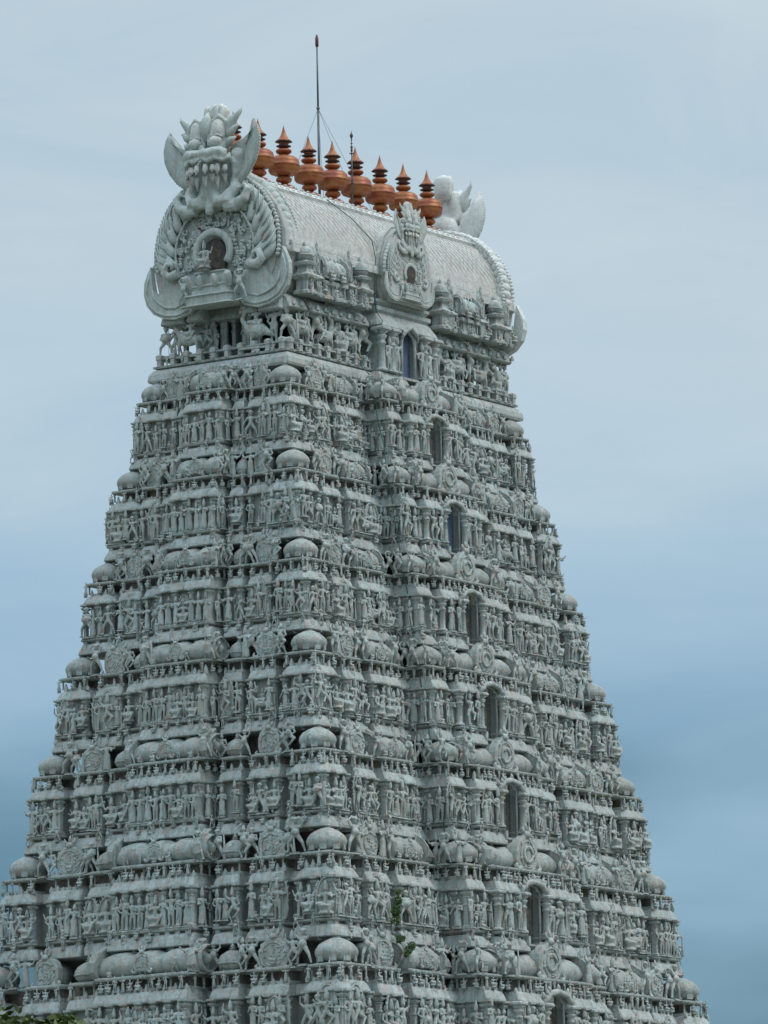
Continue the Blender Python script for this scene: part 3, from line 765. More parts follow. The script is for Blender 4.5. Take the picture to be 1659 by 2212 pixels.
# statues of the pavilion
put('gd', 'P', 'L', -PA+.1, PB+.05, 61.6, 1.85, rot=-.6); put('gd', 'P', 'E', PB-.2, PA+.0, 61.6, 1.75, rot=.3)
put('gd', 'P', 'L', PA-.3, PB+.0, 61.6, 1.8, rot=.5)
put('mc', 'P', 'E', -2.1, PA+.15, 61.35, 2.9, rot=.15); put('ma', 'P', 'E', 2.1, PA+.05, 61.45, 2.6)
put('e', 'P', 'E', -3.1, PA-.1, 61.5, 2.2); put('na', 'P', 'E', -1.35, PA-.5, 61.5, 1.9); put('nb', 'P', 'E', 1.4, PA-.5, 61.5, 1.9); put('a', 'P', 'E', .95, PA-.6, 61.55, 1.5); put('b', 'P', 'E', -.95, PA-.6, 61.55, 1.5); put('h', 'P', 'E', 3.1, PA-.1, 61.6, 1.6)
for k, t in enumerate((-9.3,-8.55,-7.8,-7.1,-6.4,-5.7,-5.0,-4.3,-3.6,2.9,3.6,4.3,5.0,5.7,6.5,7.3,8.1,8.8,9.5)):
    put(['ma','d','gb','mb','nb','sa'][k % 6], 'P', 'L', t, PB+.1, 61.5, (2.05 if k % 2 else 2.5), rot=(rnd()-.5)*.8)
for sg in (-1, 1):
    put('e', 'P', 'L', CX+sg*1.15, PB+.95, 61.05, 1.9); put('c', 'P', 'L', CX+sg*1.9, PB+.95, 61.05, 1.8)
    PILS.append(('c', faceM('L', CX+sg*2.45, PB+.85, 61.0, 2.35), 'P')); PILS.append(('c', faceM('L', CX+sg*1.5, PB+.85, 61.0, 2.35), 'P'))
for k, t in enumerate(scatter(22, -PA+.5, PA-.5)):
    if abs(t-CX) > 2.6: put(['sa','sb','a','g'][k % 4], 'P', 'L', t+(rnd()-.5)*.3, PB+.38, 61.05, .62, rot=(rnd()-.5))
for k, t in enumerate(scatter(8, -PB+.5, PB-.5)): put(['sa','sb','a','g'][k % 4], 'P', 'E', t, PA+.38, 61.05, .62, rot=(rnd()-.5))

# ------------------------------------------------------------------ barrel roof
ROOFX = 10.6
sec_half = [(0,70.75),(1.1,70.62),(2.1,70.2),(2.95,69.55),(3.6,68.7),(4.0,67.8),(4.16,67.2),(4.17,66.55),(4.26,66.5),(4.26,66.2),(4.12,66.15),(4.02,65.6),(3.85,64.9),(3.7,64.3)]
def vault(x0, x1, half, smooth=True, mb=None, grow=0, zlo=-1e9, zhi=1e9):
    mb = mb or MB()
    pts = [(y, z) for y, z in half]
    ring = [(-y, z) for y, z in reversed(pts)]+[(y, z) for y, z in pts[1:]]
    if grow:
        cz = 66.8
        ring = [(y*(1+grow/4.2), cz+(z-cz)*(1+grow/4.2)) for y, z in ring]
    n = max(1, int((x1-x0)/.6)); rings = [[(x0+(x1-x0)*k/n, y, z) for y, z in ring] for k in range(n+1)]
    mb.loft(rings, smooth); return mb
rv = vault(-ROOFX, ROOFX, sec_half)
ROOF = link('barrel_roof', rv.mesh('barrel_roof', M_ROOF), tower)
# ridge cap and band
cap = MB()
def strip(z_hi_idx, pts, x0, x1, th):
    a = [(y, z) for y, z in pts]
    outp = [(y*1.0+th*(y/4.2 if y > .5 else 0), z+th*.8) for y, z in a]
    for sg in (-1, 1):
        ring = [(sg*y, z-.1) for y, z in a]+[(sg*y, z) for y, z in reversed(outp)]
        cap.loft([[(x0, y, z) for y, z in ring], [(x1, y, z) for y, z in ring]])
strip(0, [(0.001,70.75),(1.1,70.62),(2.1,70.2),(2.6,69.87)], -ROOFX+.4, ROOFX-.4, .12)
for x in scatter(40, -ROOFX+.6, ROOFX-.6):
    for sg in (-1, 1):
        cap.ell((x, sg*2.45, 70.08), (.12,.14,.14), 6, 4)
        cap.ell((x, sg*1.6, 70.58), (.10,.12,.06), 6, 4)
link('ridge_cap', cap.mesh('ridge_cap', M_CAP), ROOF)
bd = MB()
for sg in (-1, 1): bd.box(-ROOFX+.3, ROOFX-.3, sg*4.22 if sg > 0 else -4.42, 4.42 if sg > 0 else -4.22, 66.22, 66.62)
for sg in (-1, 1): bd.box(-ROOFX+.3, ROOFX-.3, *(sorted((sg*4.1, sg*4.36))), 66.66, 66.82)
link('roof_band', bd.mesh('roof_band', M_CAP), ROOF)
# diamond relief over the upper field and the undercut lower field
lat = MB()
up = [(2.62,69.86),(2.95,69.56),(3.3,69.14),(3.6,68.72),(3.83,68.25),(4.01,67.78),(4.12,67.3),(4.17,66.9)]
lo = [(4.13,66.16),(4.03,65.6),(3.95,65.25),(3.86,64.9),(3.78,64.6)]
for prof, sl, st_, r in ((up, 2.6, .42, .010), (lo, 1.5, .46, .035)):
    n = int(2*ROOFX/st_)
    for k in range(-6, n+6):
        x = -ROOFX+k*st_
        for d in (-1, 1):
            pts_ = [(x+d*sl*j/(len(prof)-1), -y, z) for j, (y, z) in enumerate(prof)]
            pts_ = [p for p in pts_ if -ROOFX+.3 < p[0] < ROOFX-.3]
            if len(pts_) > 1: lat.tube(pts_, r, 4, smooth=False)
link('lattice', lat.mesh('lattice', M_ROOF), ROOF)
# small shrines standing along the foot of the roof
def shrine(kind):
    m = MB()
    if kind == 0:      # narrow tall plaque on a post
        m.stack(-.2,.2,-.2,.3,[(.12,0),(.12,.12),(0,.2),(0,.7),(.12,.8),(.02,.95)])
        q = medal_mb(1); m.merge(q, Matrix.Translation((0,-.05,.95)) @ Matrix.Diagonal((.34,.3,.62,1)))
    elif kind == 1:    # lobed wagon group
        m.stack(-.75,.75,-.2,.3,[(.1,0),(.1,.12),(0,.2),(0,.55),(.14,.62),(.16,.75),(0,.85)])
        for x in (-.65,-.2,.25,.7): m.merge(PILB, Matrix.Translation((x,-.24,.15)) @ Matrix.Diagonal((.5,.5,.45,1)))
        m.merge(barrel_mb(3), Matrix.Translation((0,0,.95)) @ Matrix.Diagonal((.58,.4,.55,1)))
        for x in (-.45,.4): m.merge(FIG['sa'], Matrix.Translation((x,-.42,.75)) @ Matrix.Scale(.8, 4))
    else:              # tiered pot shrine
        m.stack(-.3,.3,-.3,.3,[(.1,0),(.1,.12),(0,.2),(0,.6),(.16,.7),(.2,.8),(0,.95),(-.05,1.2),(.1,1.28),(.14,1.38),(-.1,1.5)])
        m.merge(pot_mb(), Matrix.Translation((0,0,1.5)) @ Matrix.Diagonal((.42,.42,.5,1)))
    return m
SH = [roughen(shrine(k).mesh('roof_shrine', M_ORN), .04) for k in range(3)]
for k, (t, kd) in enumerate(((-9.3,2),(-8.45,0),(-7.0,1),(-5.55,0),(-4.35,2),(3.0,2),(3.9,0),(5.4,1),(6.9,0),(8.2,2),(9.3,0))):
    link('roof_shrine', SH[kd], ROOF, faceM('L', t, 4.42+.08*(k % 2), 64.1, 1.02+.08*rnd(), sz=1.08, rot=(rnd()-.5)*.15))
    put(random.choice(['sa','a','g','e','ga']), 'R', 'L', t+.5, 4.62, 64.35, 1.1, rot=rnd()-.5); put(random.choice(['b','d','sb']), 'R', 'L', t-.1, 4.85, 64.0, .8, rot=rnd()-.5)

# ------------------------------------------------------------------ gable with monster face; local: x right, -y front, z up (x=0,z=0 at disc centre)
def flame(mb, p, d, L, w, y, curl=.5):
    """leaf-like flame tongue from p in direction d (angle), curled"""
    pts = []; a = d
    x, z = p
    for k in range(6):
        pts.append((x, y-.05*math.sin(PI*k/5), z)); x += L/5*math.cos(a); z += L/5*math.sin(a); a += curl/5
    mb.tube(pts, [w*.75, w, w*1.05, w*.98, w*.75, w*.28], 7, flat=.55, up=(0,1,0))
def gable_body(far=False):
    m = MB()
    R = 3.75
    pts = [(R*math.cos(a), R*math.sin(a)+.15) for a in [math.radians(k) for k in range(-50, 231, 6)]]
    m.prism([(-2.3,-2.9)]+[(2.3,-2.9)]+pts, .6, -.05, bev=.1)
    for sg in (-1, 1):
        # long feathers in two layers
        for k in range(15):
            a = math.radians(-17+k*7.3)
            x, z = 2.95*math.cos(a), 2.95*math.sin(a)+.15
            flame(m, (sg*x, z), (a+.55 if sg > 0 else PI-a-.55), 1.15, .31, -.14, 1.1*sg)
            if k % 2 == 0: flame(m, (sg*x*.84, z*.84), (a+.7 if sg > 0 else PI-a-.7), 1.2, .26, -.24, .9*sg)
            m.tube([(sg*3.0*math.cos(a+.09), -.34, 3.0*math.sin(a+.09)+.15), (sg*3.5*math.cos(a+.22), -.4, 3.5*math.sin(a+.22)+.15), (sg*3.85*math.cos(a+.42), -.2, 3.85*math.sin(a+.42)+.15)], [.07,.06,.02], 5)
        for k in range(15):
            a = math.radians(-6+k*6.2)
            m.ell((sg*3.85*math.cos(a), .8, 3.85*math.sin(a)+.1), (.34,.45,.36), 8, 6)
        for k in range(40):
            a = math.radians(-8+k*2.5)
            m.ell((sg*4.1*math.cos(a), 1.3, 4.15*math.sin(a)), (.09,.09,.09), 5, 4)
        for k in range(34):
            a = math.radians(-12+k*3.1)
            m.ell((sg*3.86*math.cos(a), -.02, 3.86*math.sin(a)+.15), (.13,.16,.13), 6, 4)
        # broad crescent feet with upturned points
        out = [(4.16,-.35),(4.36,-.7),(4.54,-1.2),(4.6,-1.8),(4.42,-2.4),(4.0,-2.88),(3.4,-3.2),(2.6,-3.3),(1.7,-3.1),(1.2,-2.5),(1.5,-1.5),(2.4,-.9),(3.0,-1.2),(3.35,-1.85),(3.7,-1.95),(3.98,-1.65),(4.08,-1.1)]
        k0 = 9      # two pieces: the blade and the root, so the outline stays clean
        m.prism([(sg*x, z) for x, z in out], .12, -.2)
        rim = [(4.2,-.75),(4.36,-1.3),(4.42,-1.85),(4.2,-2.4),(3.8,-2.78),(3.2,-3.05),(2.5,-3.1),(1.8,-2.95)]
        m.tube([(sg*x, -.22, z) for x, z in rim], [.03,.06,.07,.07,.07,.07,.07,.05], 6, up=(0,1,0))
        rim2 = [(3.98,-1.6),(3.95,-2.0),(3.65,-2.35),(3.2,-2.6),(2.6,-2.7),(2.0,-2.55)]
        m.tube([(sg*x, -.22, z) for x, z in rim2], [.04,.07,.07,.07,.07,.04], 6, up=(0,1,0))
        m.tube([(sg*x, -.45, z) for x, z in [(2.2,-1.0),(2.75,-1.15),(3.05,-.85),(2.9,-.45),(2.55,-.5),(2.6,-.8)]], [.24,.26,.24,.2,.15,.08], 7, up=(0,1,0))
    m.tube([(2.45*math.cos(a), -.28, 2.45*math.sin(a)) for a in [math.radians(k) for k in range(-30, 211, 10)]], .07, 5, up=(0,1,0))
    m.tube([(1.05*math.cos(a), -.42, 1.05*math.sin(a)-.15) for a in [math.radians(k) for k in range(-35, 216, 10)]], .22, 7, up=(0,1,0), flat=.8)
    for k, (w, z0, z1, d) in enumerate(((.95,-1.9,-1.2,.7),(1.2,-2.4,-1.9,.85),(1.4,-2.95,-2.4,1.0))):
        m.stack(-w, w, -d, 0, [(.04,z0),(0,z0+.1),(0,z1-.12),(.1,z1-.08),(.1,z1-.01)], ch=.15)
    for sg in (-1,1):
        m.cap((sg*1.1,-.7,-1.9), (sg*1.25,-.95,-1.5), .28, .2); m.cap((sg*.5,-.85,-1.9), (sg*.45,-1.0,-1.55), .22, .16)
        m.merge(FIG['ga'], Matrix.Translation((sg*1.75,-.55,-2.9)) @ Matrix.Scale(1.7, 4))
    return m
def niche_cut(): pass
GB = gable_body()
# small carved bodies and scrolls on the disc
rs = random.Random(5)
def carve(m, n, rmin, rmax, y):
    for k in range(n):
        a = math.radians(rs.uniform(-32, 212)); r = rs.uniform(rmin, rmax)
        x, z = r*math.cos(a), r*math.sin(a)-.1
        t = rs.random()
        if t < .45:
            rr = rs.uniform(.14,.24); ph = rs.uniform(0, 6)
            m.tube([(x+rr*(1-j/9)*math.cos(ph+j*.8), y-.08, z+rr*(1-j/9)*math.sin(ph+j*.8)) for j in range(8)], [.07]*7+[.02], 5, up=(0,1,0))
        elif t < .75: m.ell((x, y-.06, z), (.10+.08*rs.random(), .14, .10+.10*rs.random()), 6, 4)
        else: m.merge(FIG[rs.choice(['a','b','d','sa','g'])], Matrix.Translation((x, y-.05, z-.3)) @ Matrix.Scale(.72, 4))
carve(GB, 150, 1.25, 2.7, -.12)
GABLE = roughen(GB.mesh('gable_arch', M_FACE), .05, 2.)
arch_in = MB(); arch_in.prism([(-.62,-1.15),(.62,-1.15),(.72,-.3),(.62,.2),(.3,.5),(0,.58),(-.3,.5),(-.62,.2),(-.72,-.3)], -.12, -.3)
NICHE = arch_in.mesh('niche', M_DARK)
def monster_head():
    """origin at gable local z 3.55; x right, -y forward"""
    b = MB()
    b.ell((0,.25,.6), (1.3,.6,1.15), 14, 9); b.ell((0,.1,-.5), (1.0,.6,1.1), 12, 8)
    b.cap((0,-.15,1.2), (0,-.1,2.7), .55, .35, 12)
    for s in (-1, 1):
        # eye towers with hood
        b.cap((s*.62,-.35,1.75), (s*.66,-.15,2.75), .56, .46, 12)
        b.tube([(s*.16,-.75,1.7),(s*.16,-.72,2.4),(s*.35,-.66,3.0),(s*.7,-.6,3.22),(s*1.08,-.5,2.95),(s*1.2,-.4,2.3),(s*1.1,-.5,1.7)], [.12,.14,.16,.17,.16,.14,.12], 7, up=(0,1,0))
        b.ell((s*.2,-1.05,1.3), (.2,.28,.2), 8, 6); b.ell((0,-1.15,1.45), (.16,.2,.3), 8, 6)
        # broad shelf of the upper lip with turned-down corner
        b.tube([(0,-1.15,1.25),(s*.4,-1.18,1.22),(s*.85,-1.0,1.3),(s*1.25,-.7,1.2)], [.24,.30,.32,.28], 9)
        b.tube([(s*.05,-1.3,.98),(s*.4,-1.32,.82),(s*.75,-1.2,.98),(s*1.1,-.98,.84),(s*1.35,-.65,1.0),(s*1.5,-.4,.75),(s*1.45,-.25,.2),(s*1.25,-.2,-.2)], [.1,.13,.13,.13,.15,.16,.17,.12], 7)
        b.cap((s*1.5,-.1,1.2), (s*1.3,.1,-.3), .38, .28, 9)
        # lower jaw scrolls
        b.tube([(s*1.35,.0,.0),(s*1.4,-.25,-.6),(s*1.05,-.5,-1.15),(s*.55,-.55,-1.2),(s*.3,-.5,-.7),(s*.28,-.4,0.),(s*.3,-.3,.5)], [.24,.32,.40,.38,.30,.24,.2], 10, up=(0,1,0))
        b.tube([(s*.9,-.45,-1.45),(s*1.5,-.4,-1.5),(s*2.1,-.35,-1.15),(s*2.25,-.3,-.7),(s*2.0,-.25,-.45),(s*1.75,-.25,-.6)], [.30,.32,.28,.2,.14,.08], 9, up=(0,1,0))
    b.cap((0,-.35,.2), (0,-.5,-1.6), .30, .26, 10)
    o = remesh(b, .06, .6, 2)
    for s in (-1, 1):
        for k in range(9):      # ruffled gum above the fangs
            x = .1+.14*k; o.ell((s*x, -1.22+.42*x*x, .80+.03*(k % 2)), (.08,.08,.05), 6, 4)
        for k in range(0): o.tube([(s*(.55+.18*k), -.95+.05*k, -1.0-.05*k), (s*(.6+.18*k), -.98+.05*k, -1.3), (s*(.75+.2*k), -.8+.05*k, -1.55)], [.04,.05,.03], 5)
    # central leaf between the eyes, rising to a point
    o.tube([(0,-.75,2.0),(0,-.85,2.6),(0,-.7,3.15),(0,-.55,3.55)], [.16,.3,.26,.03], 8, flat=.6, up=(0,1,0))
    return o
MH = roughen(monster_head().mesh('monster_head', M_FACE), .05, 2.5)
eye = MB(); eye.ell((0,0,0), (.38,.34,.29), 16, 10); EYE = eye.mesh('eyeball', M_CAP)
lid = MB(); lid.cap((0,-.02,-.1), (0,.05,.35), .46, .43, 16); lid.tube([(-.42,-.2,-.32),(-.2,-.42,-.2),(.2,-.42,-.2),(.42,-.2,-.32)], .06, 6); LID = lid.mesh('eyelid', M_CAP)
fang = MB(); fang.tube([(0,0,.15),(0,-.04,-.1),(0,-.06,-.35),(0,-.02,-.6),(0,.05,-.85)], [.10,.125,.12,.075,.012], 8, flat=.9); FANG = fang.mesh('fang', M_CAP)
def ear_mb():
    """smooth broad wing-like ear: attaches at x=0, tip up and out"""
    m = MB()
    out = [(0,-1.3),(.35,-1.2),(.85,-.75),(1.25,-.15),(1.5,.55),(1.55,1.2),(1.42,1.8),(1.2,2.25),(1.12,2.1),(1.08,1.6),(.86,1.42),(.5,1.2),(.1,1.08),(-.2,.9)]
    mid = [(x*.55+.1, z*.6+.1) for x, z in out]
    y = lambda x: -.05-.28*x*x*.5
    n = len(out)
    front = [(x, -.08-.1*x, z) for x, z in out]; back = [(x, .10-.1*x, z) for x, z in out]
    fm = [(x, .04, z) for x, z in mid]; bmid = [(x, .24, z) for x, z in mid]
    c1 = (.45,.10,.1); c2 = (.45,.34,.1)
    vs = front+back+fm+bmid+[c1, c2]; fs = []
    for k in range(n):
        j = (k+1) % n
        fs += [(k, j, n+j, n+k), (k, 2*n+k, 2*n+j, j), (n+k, n+j, 3*n+j, 3*n+k), (2*n+k, 4*n, 2*n+j), (3*n+k, 3*n+j, 4*n+1)]
    m.add(vs, fs, True)
    for k in range(26):
        t = k/25*6.6; j = min(6, int(t)); u = t-j
        x = out[1+j][0]*(1-u)+out[2+j][0]*u; z = out[1+j][1]*(1-u)+out[2+j][1]*u
        m.ell((x, -.1*x, z), (.035,.07,.05), 5, 4)
    return m
EAR = ear_mb().mesh('ear', M_FACE)
def horn_mb():
    m = MB()
    m.tube([(0,-.1,-.6),(.15,-.1,0),(.3,-.1,.35),(.62,-.1,.65),(.95,-.05,.95),(1.02,0,1.3)], [.3,.36,.36,.26,.15,.02], 8, flat=.55, up=(0,1,0))
    m.tube([(.1,-.2,-.5),(.45,-.2,-.2),(.7,-.15,.05),(.95,-.1,.1)], [.25,.25,.16,.03], 7, flat=.6, up=(0,1,0))
    m.tube([(0,-.2,-1.0),(.4,-.25,-.75),(.7,-.15,-.6)], [.28,.24,.05], 7, flat=.6, up=(0,1,0))
    return m
HORN = horn_mb().mesh('horn', M_FACE)
def tuft_mb():
    m = MB()
    path = [(0,.1,-.5),(0,.12,0),(0,.14,.42),(0,.12,.68),(0,.08,.82),(0,.05,.9)]
    rings = []
    for k, (x, y, z) in enumerate(path):
        w = [.62,.72,.76,.72,.58,.32][k]; th = [.3,.34,.34,.32,.24,.12][k]
        rings.append([(x+w*math.cos(a), y+th*math.sin(a), z-.05*math.cos(a)**2) for a in [2*PI*j/20 for j in range(20)]])
    m.loft(rings, True)
    for x in (-.5,-.17,.17,.5): m.tube([(x,-.2,-.3),(x,-.1,.4),(x*.95,-.1,.66),(x*.8,-.02,.84)], [.14,.17,.15,.08], 8)
    return m
TUFT = tuft_mb().mesh('hair_tuft', M_CAP)
def whitened(me):
    c = me.copy(); c.materials.clear(); c.materials.append(M_WHITE); return c
M_WHITE = stucco('far_gable_white_stucco', (.76, .80, .80), (.55, .6, .6), .3)  # paler stucco for the far gable and its monster head
def build_gable(M, name='gable_arch', parent=ROOF, white=False, hs=1.):
    global GABLE, MH, EYE, LID, EAR, HORN, TUFT
    keep = (GABLE, MH, EYE, LID, EAR, HORN, TUFT)
    if white: GABLE, MH, EYE, LID, EAR, HORN, TUFT = [whitened(x) for x in keep]
    r = _build_gable(M, name, parent, hs)
    GABLE, MH, EYE, LID, EAR, HORN, TUFT = keep
    return r
def _build_gable(M, name, parent, hs):
    g = link(name, GABLE, parent, M)
    link('niche', NICHE, g)
    H = Matrix.Translation((.05, -.2, 3.55)) @ Matrix.Diagonal((hs, 1, 1, 1))
    link('monster_head', MH, g, H)
    for s in (-1, 1):
        link('eyelid', LID, g, H @ Matrix.Translation((s*.64,-.52,2.42)))
        link('eyeball', EYE, g, H @ Matrix.Translation((s*.63,-.82,1.92)))
        link('ear', EAR, g, H @ Matrix.Translation((s*1.35,-.1,.85)) @ Matrix.Diagonal((s*1.08,1,.92,1)))
        link('horn', HORN, g, H @ Matrix.Translation((s*1.05,-.25,2.6)) @ Matrix.Diagonal((s*.85,1,.85,1)))
        for k, x in enumerate((.24,.60,.82,1.12)):
            link('fang', FANG, g, H @ Matrix.Translation((s*(x+.03),-1.24+.42*x*x,.48)) @ Matrix.Diagonal((1.25,1.25,(1.35,1.0,1.4,1.0)[k],1)))
    link('hair_tuft', TUFT, g, H @ Matrix.Translation((0,.15,3.2)))
    return g
build_gable(faceM('E', 0, 10.75, 66.75, 1.0))
build_gable(faceM('R', 0, 10.45, 66.9, .97) @ Matrix.Diagonal((1.12, 1, 1, 1)), white=True, hs=.72)
# seated deity in the niche
put('sa', 'G', 'E', .15, 11.75, 65.55, 1.75)
# central cross vault and small gable
cv = MB(); hs = [(0,69.0),(.7,68.85),(1.35,68.3),(1.75,67.4),(1.9,66.5),(1.8,65.6),(1.55,64.9)]
ring = [(CX-y, z) for y, z in reversed(hs)]+[(CX+y, z) for y, z in hs[1:]]
cv.loft([[(x, yy, z) for x, z in ring] for yy in (-5.0,-4.2,-3.4,-2.4,-1.0)], True)
for yy in (-4.75,-4.2): cv.loft([[(CX+(x-CX)*k, y2, 66.5+(z-66.5)*k) for x, z in ring] for y2, k in ((yy-.12,1.0),(yy-.1,1.05),(yy+.1,1.05),(yy+.12,1.0))])
link('cross_vault', cv.mesh('cross_vault', M_ROOF), ROOF)
build_gable(faceM('L', CX-.1, 4.95, 66.5, .50, sz=1.0) @ Matrix.Diagonal((1,.55,1,1)))
put('a', 'G', 'L', CX, 5.45, 65.85, 1.0)

# ------------------------------------------------------------------ place statues, pilasters: the biggest in view singly, the rest joined
def in_view(M):
    x, y, w = project(M.translation); return -20 < x < PW+20 and -20 < y < PH+40
def world_of(M, st): return Matrix.Translation((TXC, TYC, 0)) @ M if isinstance(st, int) else M
def parent_of(st):
    if st == 'P': return PV
    if st in ('R', 'G'): return ROOF
    return ST[st]
groups = {}
for kd, me, mb, M, st in PLACED: groups.setdefault(kd, []).append((me, mb, M, st))
for kd, lst in groups.items():
    lst.sort(key=lambda a: -a[2].to_scale()[2]*(1 if in_view(world_of(a[2], a[3])) else .01))
    for me, mb, M, st in lst[:100]: link(kd, me, parent_of(st), M)
    rest = lst[100:]
    if rest:
        vs = []; fs = []; off = 0
        for me, mb, M, st in rest:
            a = np.array(mb.v); Mm = np.array(world_of(M, st)); a = a @ Mm[:3, :3].T+Mm[:3, 3]
            vs.append(a); fs.extend([tuple(i+off for i in f) for f in mb.f]); off += len(a)
        me = bpy.data.meshes.new(kd); me.from_pydata(np.concatenate(vs).tolist(), [], fs); me.materials.append(M_ORN)
        me.polygons.foreach_set('use_smooth', [True]*len(fs)); me.update()
        o = link(kd, me, tower); o['kind'] = 'stuff'
for key, nm, mb, me in (('p', 'pilaster', PILB, PIL), ('g', 'short_post', PILB, PIL), ('c', 'column', COLB, COLM)):
    lst = [(M, st) for k, M, st in PILS if k == key]
    lst.sort(key=lambda a: -a[0].to_scale()[2]*(1 if in_view(a[0]) else .01))
    for M, st in lst[:100]: link(nm, me, parent_of(st), M)
    if lst[100:]:
        J = MB()
        for M, st in lst[100:]: J.merge(mb, world_of(M, st))
        o = link(nm, J.mesh(nm, M_ST), tower); o['kind'] = 'stuff'

# ------------------------------------------------------------------ copper pot finials on the ridge
def kalasam():
    m = MB()
    m.lathe([(.62,0),(.66,.06),(.66,.14),(.60,.26),(.42,.38),(.22,.44),(.20,.50)], 20)
    m.lathe([(.20,.48),(.30,.54),(.40,.62),(.42,.68),(.38,.78),(.24,.86),(.2,.9)], 20)
    m.lathe([(.22,.88),(.50,.93),(.72,1.02),(.80,1.14),(.815,1.30),(.815,1.40),(.84,1.41),(.84,1.46),(.815,1.47),(.81,1.62),(.76,1.76),(.62,1.88),(.36,1.96),(.17,2.0)], 28)
    m.lathe([(.16,1.98),(.2,2.02),(.36,2.1),(.42,2.18),(.40,2.26),(.26,2.34),(.18,2.36)], 20)
    m.lathe([(.18,2.52),(.24,2.56),(.26,2.64),(.2,2.70)], 18)
    m.lathe([(.26,2.68),(.42,2.72),(.38,2.78),(.27,2.86),(.18,3.0),(.12,3.14),(.07,3.32),(.03,3.48),(.005,3.6)], 18)
    return m
def kal_ring():
    m = MB(); m.lathe([(.18,2.34),(.20,2.40),(.36,2.44),(.40,2.47),(.34,2.5),(.2,2.54)], 18); m.lathe([(.2,2.62),(.34,2.66),(.46,2.70),(.40,2.73),(.2,2.74)], 18); return m
KB = kalasam().mesh('finial_pot', M_COP); KR = kal_ring().mesh('finial_ring', M_COPD)
KL = ['copper pot finial at the left end, mostly hidden behind the big monster face',
      'copper pot finial whose spike rises just behind the ear of the big monster face',
      'copper pot finial third from the left on the white ridge, fully clear of the face',
      'copper pot finial standing directly left of the foot of the tall steel mast',
      'copper pot finial standing between the tall mast and the short rod',
      'copper pot finial directly right of the short ringed rod',
      'copper pot finial third from the right end of the ridge row',
      'copper pot finial next to last at right, above the small middle gable',
      'rightmost copper pot finial, beside the white back of the far monster head']
KX = [-9.15,-7.0,-4.74,-2.4,-.25,1.97,4.2,6.42,8.75]
KS = [1.0,1.0,1.01,.97,1.0,1.02,1.0,.98,.99]
for k, x in enumerate(KX):
    e = empty('pot_finial', (x, 0, 70.78), KL[k], 'finial', 'copper pot finials along the roof ridge')
    e.scale = (KS[k],)*3; e.rotation_euler = ((k % 3-1)*.008, (k % 2-.5)*.012, k*.7)
    link('pot_body', KB, e); link('dark_ring', KR, e)

# mast, rod
mast = empty('lightning_mast', (-.02, 1.0, 70.3), 'tall thin grey steel mast with a dark red tip rising behind the copper finials', 'mast')
m = MB(); m.tube([(0,0,0),(0,0,3),(0,0,6.0)], [.075,.07,.06], 8); m.tube([(0,0,6.0),(0,0,9.4)], [.055,.04], 8); m.lathe([(.08,5.95),(.09,6.0),(.08,6.1)], 8)
link('pole', m.mesh('pole', M_STEEL), mast)
m = MB(); m.lathe([(.05,9.35),(.09,9.4),(.09,9.85),(.06,9.9),(.06,9.98),(.03,10.02)], 8); link('tip_lamp', m.mesh('tip_lamp', M_RED), mast)
for p in ((-2.2,-1.8,.0),(2.6,-1.9,.1),(-1.2,2.0,0),(.9,-2.,.0)):
    m = MB(); m.tube([(0,0,6.0), (p[0]*.5,p[1]*.5,3.0), p], .010, 4); link('guy_wire', m.mesh('guy_wire', M_STEEL), mast)
rod = empty('short_rod', (.5, -.75, 70.5), 'short ringed metal rod with a small ball tip in front of the copper finials', 'lightning rod')
m = MB(); m.tube([(0,0,0),(0,0,4.0)], [.045,.03], 7)
for z, r in ((.4,.07),(2.2,.09),(3.2,.13),(3.55,.08),(3.75,.06),(3.95,.05),(1.6,.1)): m.lathe([(.03,z-.03),(r,z-.015),(r,z+.015),(.03,z+.03)], 8)
m.lathe([(.055,3.3),(.055,3.6)], 8)
link('shaft', m.mesh('shaft', M_STEEL), rod)
m = MB(); m.lathe([(.02,4.0),(.07,4.08),(.09,4.16),(.07,4.24),(.03,4.3),(.01,4.42)], 8); link('ball_tip', m.mesh('ball_tip', M_COPD), rod)

# green cable down the long side
pts = [(-4.6,-2.6,70.1),(-3.6,-3.5,69.1),(-2.75,-4.15,68.0),(-2.8,-4.38,67.0),(-2.9,-4.4,66.3),(-2.95,-4.35,65.2),(-3.0,-4.5,64.2),(-3.05,-4.9,63.6),(-3.6,-4.6,62.2),(-4.9,-4.75,61.0)]
z = 60.4
while z > 24:
    A = AA(z); B = BB(z); pts.append((-.6-(A-.6)*.379-.26+.04*math.sin(z*1.7), -B-1.22+.05*math.sin(z*2.3), z)); z -= .8
m = MB(); m.tube(pts, .028, 5)
tag(link('cable', m.mesh('cable', M_CABLE)), 'thin green cable hanging down the long side of the white tower from its roof', 'cable')

